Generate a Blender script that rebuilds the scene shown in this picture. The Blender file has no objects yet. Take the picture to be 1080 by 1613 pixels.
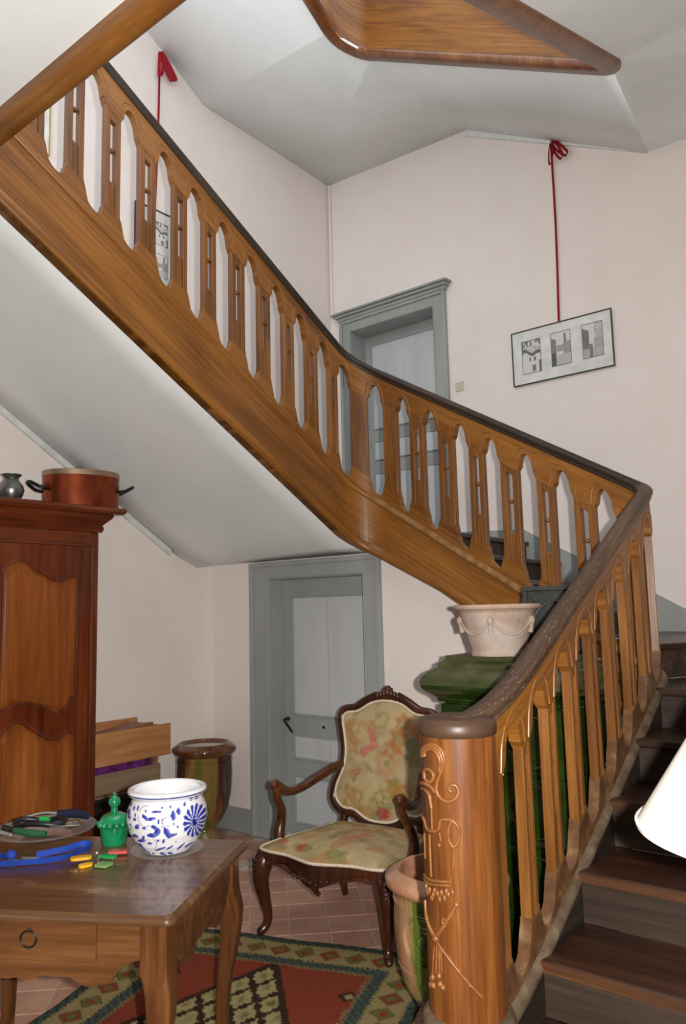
import bpy, math, random
from mathutils import Vector, Matrix, noise
random.seed(7)
scene = bpy.context.scene
COL = scene.collection
R = math.radians
PI = math.pi

# ------------------------------------------------------------------ camera
FPX = 1230.0
yaw, pitch, roll, EYE = R(39.2), math.atan(155/FPX), R(1.4), 1.6
fwd = Vector((-math.sin(yaw)*math.cos(pitch), math.cos(yaw)*math.cos(pitch), math.sin(pitch)))
r0 = Vector((math.cos(yaw), math.sin(yaw), 0)); u0 = r0.cross(fwd)
rt = r0*math.cos(roll) - u0*math.sin(roll)
up = u0*math.cos(roll) + r0*math.sin(roll)
cd = bpy.data.cameras.new('camera'); cam = bpy.data.objects.new('camera', cd); COL.objects.link(cam)
cd.sensor_fit = 'VERTICAL'; cd.sensor_height = 24.0; cd.sensor_width = 24.0*1080/1613
cd.lens = FPX*24.0/1613; cd.clip_start = 0.02
m = Matrix((rt, up, -fwd)).transposed().to_4x4(); m.translation = Vector((0, 0, EYE))
cam.matrix_world = m
scene.camera = cam

# ------------------------------------------------------------------ light
world = bpy.data.worlds.new('hall_daylight'); scene.world = world; world.use_nodes = True
bg = world.node_tree.nodes['Background']
bg.inputs[0].default_value = (0.93, 0.97, 1.0, 1); bg.inputs[1].default_value = 1.4
# the camera's flash, to the right of the lens (camera held upright)
fl = bpy.data.lights.new('camera_flash', 'SPOT'); fl.energy = 400; fl.shadow_soft_size = 0.018
fl.spot_size = R(100); fl.spot_blend = 0.3
fl.color = (1.0, 0.96, 0.90)
flo = bpy.data.objects.new('camera_flash', fl); COL.objects.link(flo)
flo.matrix_world = m.copy()
flo.location = Vector((0, 0, EYE)) + rt*0.095 + up*0.02
# daylight of the hall's window, behind and to the left of the photographer
wl = bpy.data.lights.new('hall_window_light', 'AREA'); wl.shape = 'RECTANGLE'; wl.size = 1.3; wl.size_y = 1.8; wl.energy = 5
wl.color = (0.95, 0.98, 1.0)
wlo = bpy.data.objects.new('hall_window_light', wl); COL.objects.link(wlo)
wlo.location = (-2.4, -1.6, 2.2)
wlo.rotation_euler = (Vector((-2.4, 4.0, 1.6)) - Vector((-2.4, -1.6, 2.2))).to_track_quat('-Z', 'Y').to_euler()
vs = scene.view_settings
vs.view_transform = 'Standard'; vs.look = 'None'; vs.exposure = 0.38; vs.gamma = 1.0; vs.use_curve_mapping = False

# ------------------------------------------------------------------ helpers
def lin(c):
    def f(v):
        v /= 255.0
        return v/12.92 if v <= .04045 else ((v+.055)/1.055)**2.4
    return (f(c[0]), f(c[1]), f(c[2]), 1.0)

def mat_base(name, rough=.5, spec=.5, metal=0.0, coat=0.0):
    mt = bpy.data.materials.new(name); mt.use_nodes = True
    nt = mt.node_tree; b = nt.nodes['Principled BSDF']
    b.inputs['Roughness'].default_value = rough
    b.inputs['Metallic'].default_value = metal
    b.inputs['Specular IOR Level'].default_value = spec
    b.inputs['Coat Weight'].default_value = coat
    return mt, nt, b

def ramp(nt, stops):
    r_ = nt.nodes.new('ShaderNodeValToRGB')
    while len(r_.color_ramp.elements) < len(stops): r_.color_ramp.elements.new(.5)
    for e, (p, c) in zip(r_.color_ramp.elements, stops):
        e.position = p; e.color = lin(c)
    return r_

def coords(nt, kind, scale, rotz=0.0):
    tc = nt.nodes.new('ShaderNodeTexCoord'); mp = nt.nodes.new('ShaderNodeMapping')
    nt.links.new(tc.outputs[kind], mp.inputs[0]); mp.inputs['Scale'].default_value = scale
    mp.inputs['Rotation'].default_value = (0, 0, rotz)
    return mp

def noise_mat(name, stops, scale=(5, 5, 5), rough=.5, spec=.5, detail=5, nrough=.6, bump=0.0, kind='Object', metal=0.0,
              coat=0.0, rough_var=0.0, dist=0.0, bscale=None):
    mt, nt, b = mat_base(name, rough, spec, metal, coat)
    mp = coords(nt, kind, scale)
    n = nt.nodes.new('ShaderNodeTexNoise'); n.inputs['Scale'].default_value = 1.0
    n.inputs['Detail'].default_value = detail; n.inputs['Roughness'].default_value = nrough; n.inputs['Distortion'].default_value = dist
    nt.links.new(mp.outputs[0], n.inputs['Vector'])
    rp = ramp(nt, stops); nt.links.new(n.outputs['Fac'], rp.inputs[0]); nt.links.new(rp.outputs[0], b.inputs['Base Color'])
    if rough_var:
        mr = nt.nodes.new('ShaderNodeMapRange'); mr.inputs['To Min'].default_value = rough-rough_var; mr.inputs['To Max'].default_value = rough+rough_var
        nt.links.new(n.outputs['Fac'], mr.inputs[0]); nt.links.new(mr.outputs[0], b.inputs['Roughness'])
    if bump:
        bp = nt.nodes.new('ShaderNodeBump'); bp.inputs['Strength'].default_value = bump; bp.inputs['Distance'].default_value = .01
        src = n
        if bscale:
            mp2 = coords(nt, kind, bscale); src = nt.nodes.new('ShaderNodeTexNoise'); src.inputs['Scale'].default_value = 1; src.inputs['Detail'].default_value = 4
            nt.links.new(mp2.outputs[0], src.inputs['Vector'])
        nt.links.new(src.outputs['Fac'], bp.inputs['Height']); nt.links.new(bp.outputs[0], b.inputs['Normal'])
    return mt

def wood(name, dark, mid, light, axis, rough=.4, spec=.5, kind='Object', fine=60, coat=0.0, bump=.15, streak=None):
    """fibre noise stretched along one axis, plus a broad figure"""
    mt, nt, b = mat_base(name, rough, spec, 0, coat)
    s1 = [fine]*3; s1[axis] = fine/22.0
    s2 = [6.0]*3; s2[axis] = 1.1
    n1 = nt.nodes.new('ShaderNodeTexNoise'); n1.inputs['Scale'].default_value = 1; n1.inputs['Detail'].default_value = 6; n1.inputs['Roughness'].default_value = .65
    n2 = nt.nodes.new('ShaderNodeTexNoise'); n2.inputs['Scale'].default_value = 1; n2.inputs['Detail'].default_value = 4; n2.inputs['Distortion'].default_value = .6
    nt.links.new(coords(nt, kind, s1).outputs[0], n1.inputs['Vector']); nt.links.new(coords(nt, kind, s2).outputs[0], n2.inputs['Vector'])
    mx = nt.nodes.new('ShaderNodeMath'); mx.operation = 'MULTIPLY_ADD'; mx.inputs[1].default_value = .5
    m2 = nt.nodes.new('ShaderNodeMath'); m2.operation = 'MULTIPLY'; m2.inputs[1].default_value = .5
    nt.links.new(n2.outputs['Fac'], m2.inputs[0]); nt.links.new(n1.outputs['Fac'], mx.inputs[0]); nt.links.new(m2.outputs[0], mx.inputs[2])
    rp = ramp(nt, [(.34, dark), (.5, mid), (.66, light)])
    nt.links.new(mx.outputs[0], rp.inputs[0])
    out = rp.outputs[0]
    if streak:
        n3 = nt.nodes.new('ShaderNodeTexNoise'); n3.inputs['Scale'].default_value = 1; n3.inputs['Detail'].default_value = 8; n3.inputs['Roughness'].default_value = .7
        nt.links.new(coords(nt, kind, streak[1]).outputs[0], n3.inputs['Vector'])
        r3 = ramp(nt, [(streak[2], (0, 0, 0)), (streak[3], (255, 255, 255))]); nt.links.new(n3.outputs['Fac'], r3.inputs[0])
        mc = nt.nodes.new('ShaderNodeMixRGB'); mc.inputs[2].default_value = lin(streak[0])
        nt.links.new(r3.outputs[0], mc.inputs[0]); nt.links.new(out, mc.inputs[1]); out = mc.outputs[0]
    nt.links.new(out, b.inputs['Base Color'])
    if bump:
        bp = nt.nodes.new('ShaderNodeBump'); bp.inputs['Strength'].default_value = bump; bp.inputs['Distance'].default_value = .004
        nt.links.new(n1.outputs['Fac'], bp.inputs['Height']); nt.links.new(bp.outputs[0], b.inputs['Normal'])
    return mt

def paint_mat(name, rough=.9, spec=.2, fuzz=0.0, coat=0.0, nscale=300):
    """colour read from the mesh's own painted colour attribute (woven / glazed pattern)"""
    mt, nt, b = mat_base(name, rough, spec, 0, coat)
    a = nt.nodes.new('ShaderNodeVertexColor'); a.layer_name = 'Col'
    if fuzz:
        mp = coords(nt, 'Object', (nscale, nscale, nscale)); n = nt.nodes.new('ShaderNodeTexNoise'); n.inputs['Scale'].default_value = 1
        nt.links.new(mp.outputs[0], n.inputs['Vector'])
        mr = nt.nodes.new('ShaderNodeMapRange'); mr.inputs['From Min'].default_value = .3; mr.inputs['From Max'].default_value = .7
        mr.inputs['To Min'].default_value = 1-fuzz; mr.inputs['To Max'].default_value = 1+fuzz*.5
        nt.links.new(n.outputs['Fac'], mr.inputs[0])
        mm = nt.nodes.new('ShaderNodeMixRGB'); mm.blend_type = 'MULTIPLY'; mm.inputs[0].default_value = 1
        nt.links.new(a.outputs[0], mm.inputs[1]); nt.links.new(mr.outputs[0], mm.inputs[2]); nt.links.new(mm.outputs[0], b.inputs['Base Color'])
        bp = nt.nodes.new('ShaderNodeBump'); bp.inputs['Strength'].default_value = .25; bp.inputs['Distance'].default_value = .003
        nt.links.new(n.outputs['Fac'], bp.inputs['Height']); nt.links.new(bp.outputs[0], b.inputs['Normal'])
    else:
        nt.links.new(a.outputs[0], b.inputs['Base Color'])
    return mt

def plain(name, c, rough=.5, spec=.5, metal=0.0, coat=0.0, bump=0.0):
    c2 = tuple(max(0, v*.9) for v in c)
    return noise_mat(name, [(.3, c2), (.7, c)], (9, 9, 9), rough, spec, 3, .5, bump, 'Object', metal, coat)

def glass(name, tint=(235, 240, 238)):
    mt, nt, b = mat_base(name, .06, .5)
    b.inputs['Base Color'].default_value = lin(tint); b.inputs['Alpha'].default_value = .13; b.inputs['IOR'].default_value = 1.5
    return mt

class MB:
    def __init__(s): s.v = []; s.f = []; s.uv = None
    def add(s, vs, fs):
        o = len(s.v); s.v += [Vector(p) for p in vs]; s.f += [tuple(i+o for i in f) for f in fs]; return s
    def box(s, x0, x1, y0, y1, z0, z1):
        return s.add([(x0, y0, z0), (x1, y0, z0), (x1, y1, z0), (x0, y1, z0), (x0, y0, z1), (x1, y0, z1), (x1, y1, z1), (x0, y1, z1)],
                     [(0, 3, 2, 1), (4, 5, 6, 7), (0, 1, 5, 4), (1, 2, 6, 5), (2, 3, 7, 6), (3, 0, 4, 7)])
    def prism(s, pts, d):
        """closed polygon pts (3D) extruded by vector d"""
        n = len(pts); d = Vector(d); a = [Vector(p) for p in pts]
        return s.add(a + [p+d for p in a], [tuple(range(n))[::-1], tuple(range(n, 2*n))] + [(i, (i+1) % n, n+(i+1) % n, n+i) for i in range(n)])
    def lathe(s, prof, seg=32, c=(0, 0, 0), sx=1.0, sy=1.0, closed=True):
        """profile [(r,z)]; open top and bottom unless r==0"""
        o = len(s.v); c = Vector(c); n = len(prof)
        for r_, z in prof:
            for k in range(seg):
                a = 2*PI*k/seg; s.v.append(c+Vector((r_*math.cos(a)*sx, r_*math.sin(a)*sy, z)))
        for i in range(n-1):
            for k in range(seg):
                k2 = (k+1) % seg
                s.f.append((o+i*seg+k, o+i*seg+k2, o+(i+1)*seg+k2, o+(i+1)*seg+k))
        return s
    def tube(s, pts, rad, seg=10, smooth=4, closed=False, flat=None):
        P = [Vector(p) for p in pts]
        RR = list(rad) if hasattr(rad, '__len__') else [rad]*len(P)
        if smooth > 1 and len(P) > 2:
            Q = []; QR = []; n = len(P); rng = n if closed else n-1
            for i in range(rng):
                p0 = P[(i-1) % n] if (closed or i > 0) else P[0]*2-P[1]
                p1 = P[i]; p2 = P[(i+1) % n]
                p3 = P[(i+2) % n] if (closed or i+2 < n) else P[-1]*2-P[-2]
                for k in range(smooth):
                    t = k/smooth
                    Q.append(.5*((2*p1)+(p2-p0)*t+(2*p0-5*p1+4*p2-p3)*t*t+(3*p1-p0-3*p2+p3)*t**3))
                    QR.append(RR[i]*(1-t)+RR[(i+1) % n]*t)
            if not closed: Q.append(P[-1]); QR.append(RR[-1])
            P, RR = Q, QR
        n = len(P); o = len(s.v)
        T = []
        for i in range(n):
            a = P[(i-1) % n] if (closed or i) else P[0]; b = P[(i+1) % n] if (closed or i < n-1) else P[-1]
            t = (b-a); T.append(t.normalized() if t.length > 1e-9 else Vector((0, 0, 1)))
        ref = Vector((0, 0, 1)) if abs(T[0].z) < .9 else Vector((1, 0, 0))
        u = T[0].cross(ref).normalized()
        for i in range(n):
            u = (u - T[i]*u.dot(T[i])); u = u.normalized() if u.length > 1e-9 else T[i].orthogonal().normalized()
            w = T[i].cross(u)
            fx = flat if flat else 1.0
            for k in range(seg):
                a = 2*PI*k/seg; s.v.append(P[i]+u*math.cos(a)*RR[i]+w*math.sin(a)*RR[i]*fx)
        for i in range(n if closed else n-1):
            j = (i+1) % n
            for k in range(seg):
                k2 = (k+1) % seg; s.f.append((o+i*seg+k, o+i*seg+k2, o+j*seg+k2, o+j*seg+k))
        if not closed:
            s.f.append(tuple(o+k for k in range(seg))[::-1]); s.f.append(tuple(o+(n-1)*seg+k for k in range(seg)))
        return s
    def ball(s, c, r_, seg=10, sz=1.0, sx=1.0, sy=1.0):
        rings = max(4, seg//2)
        prof = [(max(1e-4, r_*math.sin(PI*i/rings)), -r_*sz*math.cos(PI*i/rings)) for i in range(rings+1)]
        return s.lathe(prof, seg, c, sx, sy)
    def move(s, d, rz=0.0, c=(0, 0, 0)):
        M_ = Matrix.Translation(Vector(d)) @ Matrix.Rotation(rz, 4, 'Z')
        s.v = [M_ @ p for p in s.v]; return s
    def build(s, name, mat, parent=None, smooth=False, bevel=0.0, world=False, bseg=2, label=None, angle=40):
        me = bpy.data.meshes.new(name)
        vs = s.v
        if world and parent is not None:
            iv = TM[parent.name]; vs = [iv @ p for p in vs]
        me.from_pydata([tuple(p) for p in vs], [], s.f); me.validate(); me.update()
        me.materials.append(MAT[mat] if isinstance(mat, str) else mat)
        if s.uv:
            ul = me.uv_layers.new(name='UVMap')
            for l in me.loops: ul.data[l.index].uv = s.uv[l.vertex_index]
        ob = bpy.data.objects.new(name, me); COL.objects.link(ob)
        if parent is not None: ob.parent = parent
        if smooth:
            me.shade_smooth()
            try: me.set_sharp_from_angle(angle=R(angle))
            except Exception: pass
        if bevel:
            bm_ = ob.modifiers.new('bevel', 'BEVEL'); bm_.width = bevel; bm_.segments = bseg; bm_.limit_method = 'ANGLE'; bm_.angle_limit = R(35)
        if label: ob['label'] = label
        return ob

TM = {}
def thing(name, label, cat, loc=(0, 0, 0), rz=0.0, group=None):
    o = bpy.data.objects.new(name, None); COL.objects.link(o); o.location = loc; o.rotation_euler = (0, 0, rz)
    o.empty_display_size = .1
    o['label'] = label; o['category'] = cat
    if group: o['group'] = group
    TM[o.name] = (Matrix.Translation(Vector(loc)) @ Matrix.Rotation(rz, 4, 'Z')).inverted()
    return o
def tag(o, label, cat, group=None):
    o['label'] = label; o['category'] = cat
    if group: o['group'] = group
    return o
def struct(o, label=None):
    o['kind'] = 'structure'
    if label: o['label'] = label
    return o
def paint(ob, fn):
    me = ob.data; a = me.color_attributes.new('Col', 'FLOAT_COLOR', 'POINT')
    for i, v in enumerate(me.vertices): a.data[i].color = lin(fn(v.co))
def mixc(a, b, t): return tuple(a[i]*(1-t)+b[i]*t for i in range(3))
def clamp(v, a=0.0, b=1.0): return max(a, min(b, v))
def fill_poly(s, pts3):
    s.add(pts3, [tuple(range(len(pts3)))])

# ------------------------------------------------------------------ materials
MAT = {}
MAT['wall'] = noise_mat('pink_white_plaster', [(.25, (233, 222, 216)), (.55, (240, 231, 226)), (.8, (236, 224, 217))], (1.3, 1.3, 1.3), .85, .2, 6, .6, .12, bscale=(40, 40, 40))
MAT['plaster'] = noise_mat('white_plaster', [(.25, (231, 236, 237)), (.6, (242, 245, 246)), (.85, (236, 240, 241))], (1.6, 1.6, 1.6), .85, .2, 6, .6, .1, bscale=(25, 25, 25))
MAT['trimwhite'] = plain('white_trim_paint', (236, 240, 238), .6, .3)
MAT['greypaint'] = noise_mat('grey_gloss_paint', [(.25, (146, 150, 149)), (.6, (162, 166, 164)), (.85, (170, 174, 172))], (3, 3, 1.2), .5, .35, 6, .6, .08)
MAT['greylight'] = noise_mat('pale_grey_paint', [(.25, (186, 191, 194)), (.6, (202, 206, 208)), (.85, (194, 199, 202))], (3, 3, .8), .55, .3, 6, .6, .06)
MAT['oak'] = wood('honey_oak', (86, 51, 19), (130, 82, 31), (160, 106, 46), 0, .38, .45, 'UV', 55, 0, .12,
                  streak=((96, 52, 16), (1.2, 9, 9), .56, .75))
MAT['oakz'] = wood('honey_oak_upright', (82, 49, 20), (118, 74, 32), (150, 100, 50), 2, .36, .5, 'Object', 70, 0, .15)
MAT['oaknewel'] = wood('newel_oak', (72, 38, 14), (114, 66, 28), (150, 96, 48), 2, .34, .5, 'Object', 60, .15, .15,
                       streak=((92, 44, 14), (5, 5, 2.2), .57, .74))
MAT['carve'] = noise_mat('waxed_carving', [(.3, (112, 66, 30)), (.7, (152, 100, 54))], (30, 30, 30), .4, .5)
MAT['rail'] = wood('worn_dark_handrail', (52, 36, 26), (78, 56, 41), (104, 78, 58), 0, .42, .45, 'UV', 60, 0, .2,
                   streak=((176, 160, 134), (34, 190, 90), .58, .66))
MAT['raildark'] = wood('dark_handrail', (30, 23, 18), (46, 36, 28), (70, 56, 42), 0, .5, .4, 'UV', 60, 0, .2,
                   streak=((104, 90, 66), (20, 160, 90), .60, .72))
MAT['dusty'] = noise_mat('dusty_wood_moulding', [(.3, (112, 76, 40)), (.6, (146, 108, 66)), (.8, (170, 138, 98))], (20, 20, 20), .7, .3)
MAT['dustyrail'] = noise_mat('greyed_wood_edge', [(.3, (70, 56, 42)), (.6, (104, 88, 70)), (.8, (138, 122, 102))], (18, 18, 18), .75, .25)
MAT['tread'] = wood('dark_tread_wood', (34, 20, 14), (56, 33, 22), (80, 49, 32), 0, .36, .5, 'Object', 45, 0, .2)
MAT['riser'] = wood('scuffed_riser_wood', (38, 28, 22), (60, 46, 37), (88, 72, 58), 0, .6, .35, 'Object', 30, 0, .2)
MAT['nose'] = wood('worn_nosing_wood', (54, 33, 20), (80, 50, 30), (112, 76, 48), 0, .45, .4, 'Object', 45)
MAT['darkstring'] = wood('dark_inner_stringer', (24, 19, 16), (40, 32, 27), (64, 53, 45), 1, .5, .4, 'Object', 35, 0, .2)
MAT['tile'] = noise_mat('terracotta_tile', [(.2, (150, 108, 90)), (.55, (176, 132, 112)), (.85, (190, 150, 130))], (6, 6, 6), .5, .4, 6, .6, .08)
MAT['tile2'] = noise_mat('terracotta_tile_pale', [(.2, (160, 120, 100)), (.55, (186, 144, 124)), (.85, (196, 158, 138))], (6, 6, 6), .5, .4, 6, .6, .08)
MAT['grout'] = noise_mat('pale_grout', [(.3, (176, 160, 144)), (.7, (204, 192, 178))], (20, 20, 20), .9, .1)
MAT['stone'] = noise_mat('grey_stone', [(.3, (160, 154, 144)), (.7, (190, 184, 174))], (9, 9, 9), .7, .3)
MAT['walnut'] = wood('walnut_frame', (30, 14, 9), (54, 26, 15), (84, 42, 22), 2, .28, .5, 'Object', 40, .3, .1)
MAT['walnutarm'] = wood('walnut_arm', (46, 22, 12), (82, 42, 20), (122, 66, 32), 1, .26, .5, 'Object', 40, .3, .1)
MAT['cherry'] = wood('cherry_frame', (64, 24, 10), (98, 42, 16), (124, 58, 24), 2, .25, .5, 'Object', 30, .35, .06)
MAT['cherryh'] = wood('cherry_rail', (64, 24, 10), (96, 42, 16), (120, 56, 22), 1, .25, .5, 'Object', 30, .35, .06)
MAT['cherrypanel'] = wood('cherry_panel', (92, 42, 16), (134, 72, 28), (164, 98, 46), 2, .3, .5, 'Object', 22, .3, .05,
                          streak=((84, 36, 12), (7, 7, 1.0), .58, .72))
MAT['tabletop'] = wood('worn_table_top', (70, 45, 26), (98, 66, 40), (128, 92, 62), 0, .3, .5, 'Object', 40, .2, .12,
                       streak=((150, 128, 106), (9, 9, 9), .6, .74))
MAT['table'] = wood('table_walnut', (62, 36, 18), (96, 60, 32), (128, 84, 48), 0, .32, .5, 'Object', 36, .2, .1)
MAT['tableleg'] = wood('table_leg_walnut', (58, 32, 16), (92, 54, 27), (122, 78, 42), 2, .3, .5, 'Object', 36, .25, .1)
MAT['crate'] = wood('pine_crate', (140, 92, 54), (178, 126, 80), (200, 150, 100), 1, .65, .3, 'Object', 26)
MAT['cratedark'] = wood('aged_crate_board', (96, 76, 58), (124, 102, 80), (146, 124, 100), 1, .7, .3, 'Object', 26)
MAT['boxblack'] = plain('plain_black', (26, 20, 17), .6, .3)
MAT['iron'] = noise_mat('cast_iron', [(.3, (28, 30, 29)), (.7, (56, 58, 55))], (20, 20, 20), .5, .5, 5, .6, .2)
MAT['blackmetal'] = plain('black_metal', (24, 22, 20), .4, .5, .3)
MAT['steel'] = plain('steel', (190, 190, 188), .25, .5, 1.0)
MAT['brass'] = plain('brass', (190, 150, 80), .3, .5, 1.0)
MAT['pewter'] = noise_mat('pewter', [(.3, (110, 114, 112)), (.7, (150, 154, 150))], (12, 12, 12), .33, .5, 4, .5, 0, 'Object', .9)
MAT['copper'] = noise_mat('copper', [(.3, (112, 48, 28)), (.7, (158, 76, 46))], (12, 12, 6), .3, .5, 4, .5, 0, 'Object', .85)
MAT['tin'] = noise_mat('tinned_rim', [(.3, (150, 120, 96)), (.7, (172, 150, 130))], (16, 16, 16), .4, .5, 4, .5, 0, 'Object', .8)
MAT['urn'] = noise_mat('pale_terracotta', [(.25, (150, 120, 104)), (.5, (176, 158, 146)), (.75, (186, 176, 168))], (9, 9, 9), .85, .2, 6, .6, .15)
MAT['urnrim'] = noise_mat('pale_terracotta_rim', [(.3, (168, 140, 120)), (.7, (190, 168, 150))], (9, 9, 9), .8, .2, 6, .6, .1)
MAT['greenglaze'] = noise_mat('green_stove_glaze', [(.25, (13, 25, 4)), (.55, (28, 50, 8)), (.8, (48, 76, 17))], (9, 9, 9), .16, .6, 6, .6, .2, coat=.5)
MAT['greendust'] = noise_mat('dusty_green_glaze', [(.25, (42, 47, 22)), (.6, (70, 75, 42)), (.85, (108, 108, 78))], (12, 12, 12), .35, .5, 6, .6, .15, coat=.2)
MAT['emerald'] = noise_mat('emerald_glaze', [(.3, (6, 104, 62)), (.7, (30, 148, 96))], (22, 22, 22), .15, .6, 4, .5, .05, coat=.6)
MAT['ribbon'] = plain('red_ribbon', (150, 14, 30), .7, .3)
MAT['braid'] = noise_mat('cream_braid', [(.3, (196, 176, 152)), (.7, (232, 220, 200))], (160, 160, 160), .9, .1, 2, .5, .4)
MAT['shade'] = noise_mat('cream_lampshade', [(.3, (244, 238, 224)), (.7, (252, 248, 238))], (40, 40, 40), .85, .2)
MAT['glass'] = glass('clear_glass')
MAT['tapestry'] = paint_mat('woven_tapestry', .95, .1, .22, 0, 420)
MAT['rug'] = paint_mat('woven_rug', .97, .05, .3, 0, 260)
MAT['pottery'] = paint_mat('painted_faience', .12, .6, 0, .6)
MAT['print'] = paint_mat('pencil_print', .6, .3)
MAT['mount'] = plain('white_mount', (232, 234, 230), .6, .3)
MAT['frameblack'] = plain('black_picture_frame', (30, 24, 22), .35, .5)
MAT['gilt'] = plain('gilt_frame_edge', (196, 168, 92), .35, .5, .7)
MAT['switch'] = plain('cream_plastic', (214, 206, 182), .4, .5)
MAT['blue'] = plain('blue_webbing', (34, 70, 168), .7, .3)
MAT['yellow'] = plain('yellow_plastic', (228, 170, 24), .35, .5)
MAT['tagred'] = plain('red_plastic', (214, 88, 84), .35, .5)
MAT['taggreen'] = plain('green_plastic', (40, 164, 84), .35, .5)
MAT['tagclear'] = plain('pale_green_plastic', (124, 160, 96), .2, .5)
MAT['knifegreen'] = plain('dark_green_handle', (40, 92, 62), .4, .5)
MAT['blackplastic'] = plain('black_plastic', (22, 22, 24), .4, .5)
MAT['navy'] = plain('navy_cloth', (30, 34, 62), .7, .3)
MAT['silvergrey'] = plain('grey_plastic', (150, 150, 148), .35, .5)
MAT['purple'] = noise_mat('purple_wrapping', [(.3, (60, 20, 60)), (.7, (120, 50, 130))], (30, 30, 30), .3, .5)
MAT['lidboard'] = wood('reddish_board', (120, 64, 40), (156, 92, 62), (180, 120, 84), 1, .5, .4, 'Object', 26)
MAT['wavewood'] = noise_mat('worn_scallop_wood', [(.3, (74, 48, 28)), (.55, (104, 72, 44)), (.8, (150, 124, 92))], (14, 14, 14), .5, .4)

def glaze_streak(name, stops, seed):
    """run glaze: colour bands fall down the jar on either side of its medallion, broken up by noise"""
    mt, nt, b = mat_base(name, .14, .6, 0, .5)
    n = nt.nodes.new('ShaderNodeTexNoise'); n.inputs['Scale'].default_value = 1; n.inputs['Detail'].default_value = 5
    mp = coords(nt, 'Object', (16, 16, 1.6)); mp.inputs['Location'].default_value = (seed, 0, 0)
    nt.links.new(mp.outputs[0], n.inputs['Vector'])
    tc = nt.nodes.new('ShaderNodeTexCoord'); sp = nt.nodes.new('ShaderNodeSeparateXYZ'); nt.links.new(tc.outputs['Object'], sp.inputs[0])
    m1 = nt.nodes.new('ShaderNodeMath'); m1.operation = 'MULTIPLY_ADD'; m1.inputs[1].default_value = 2.2; m1.inputs[2].default_value = .22
    nt.links.new(sp.outputs['Y'], m1.inputs[0])
    m2 = nt.nodes.new('ShaderNodeMath'); m2.operation = 'MULTIPLY_ADD'; m2.inputs[1].default_value = .56
    nt.links.new(n.outputs['Fac'], m2.inputs[0]); nt.links.new(m1.outputs[0], m2.inputs[2])
    rp = ramp(nt, stops); nt.links.new(m2.outputs[0], rp.inputs[0]); nt.links.new(rp.outputs[0], b.inputs['Base Color'])
    return mt
MAT['glaze'] = glaze_streak('run_glaze', [(.1, (44, 26, 16)), (.3, (92, 56, 32)), (.4, (150, 112, 66)), (.5, (86, 94, 38)), (.62, (120, 106, 52)), (.7, (140, 98, 56)), (.78, (72, 40, 24))], 0)
MAT['glazetan'] = glaze_streak('tan_run_glaze', [(.1, (150, 108, 78)), (.3, (178, 138, 104)), (.36, (168, 132, 90)), (.42, (78, 98, 38)), (.62, (96, 108, 46)), (.68, (160, 124, 84)), (.8, (176, 136, 104))], 3)
MAT['glazebrown'] = noise_mat('brown_glaze', [(.3, (70, 38, 20)), (.7, (124, 78, 48))], (9, 9, 9), .12, .6, 5, .6, .05, coat=.6)
MAT['glazepink'] = noise_mat('pinkish_glaze', [(.3, (150, 100, 74)), (.7, (190, 142, 112))], (9, 9, 9), .18, .6, 5, .6, .05, coat=.4)

# ------------------------------------------------------------------ key dimensions
XA, XC, XL, YB1, YB2 = -1.2, -3.15, -4.74, 4.15, 5.7
XR = 0.75

# ------------------------------------------------------------------ room shell
floor = struct(MB().box(XL-.2, 2.4, -2.8, YB1+.25, -.12, -.006).build('floor', 'grout'), 'terracotta tiled hall floor')
# diagonal square tiles
t_a = R(45); ts = .205; ts_g = .199
tm = [MB().box(-ts_g/2, ts_g/2, -ts_g/2, ts_g/2, -.006, 0).build('tile', k, floor, bevel=.0018, bseg=1) for k in ('tile', 'tile2')]
ex_t = Vector((math.cos(t_a), math.sin(t_a), 0)); ey_t = Vector((-math.sin(t_a), math.cos(t_a), 0))
RUG_C = Vector((-3.45, 2.72, 0)); RUG_A = R(20.0); RW, RL = 1.45, 2.3
rex = Vector((math.cos(RUG_A), math.sin(RUG_A), 0)); rey = Vector((math.sin(RUG_A), -math.cos(RUG_A), 0))
first = [True, True]; nt_ = 0
for i in range(-40, 40):
    for j in range(-40, 40):
        c = ex_t*(i*ts) + ey_t*(j*ts) + Vector((-3.0, 3.0, 0))
        if not (XL+.02 < c.x < -1.45 and .9 < c.y < YB1-.02): continue
        if c.y < 1.9 and c.x > -2.4: continue
        if c.y < 1.4 and c.x < -4.0: continue
        q = c-RUG_C; a = q.dot(rex); b = q.dot(rey)
        if .16 < a < RW-.16 and .16 < b < RL-.16: continue
        if c.x < -4.2 and c.y < 2.6: continue
        if -3.9 < c.x < -3.73 and c.y > 3.25: continue
        k = 0 if random.random() < .6 else 1
        if first[k]: o = tm[k]; first[k] = False
        else:
            o = tm[k].copy(); COL.objects.link(o); o.parent = floor
        o.location = (c.x, c.y, random.uniform(-.001, .0004)); o.rotation_euler = (0, 0, t_a + random.choice((0, 1, 2, 3))*PI/2)
        nt_ += 1
MB().box(-3.87, -3.79, 3.2, YB1, -.006, .004).build('stone_border', 'stone', floor, bevel=.004)

struct(MB().box(XL-.25, XL, -2.6, YB2+.25, -.1, 8.0).build('wall_left', 'wall'), 'pinkish white plastered wall')
# lower back wall with its doorway; its top follows the stair soffit
DL, DR, DT = -4.09, -3.21, 1.84
w = MB()
def wpoly(pts): w.prism([(x, YB1, z) for x, z in pts], (0, .25, 0))
wpoly([(XL, -.1), (DL, -.1), (DL, 2.0), (XL, 2.0)])
wpoly([(DL, DT), (DR, DT), (DR, 2.0), (DL, 2.0)])
wpoly([(DR, -.1), (XR, -.1), (XR, .9), (XA, 1.12), (-3.0, 2.0), (DR, 2.0)])
struct(w.build('wall_back', 'wall'), 'pinkish white wall under the stair with a grey doorway')
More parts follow.
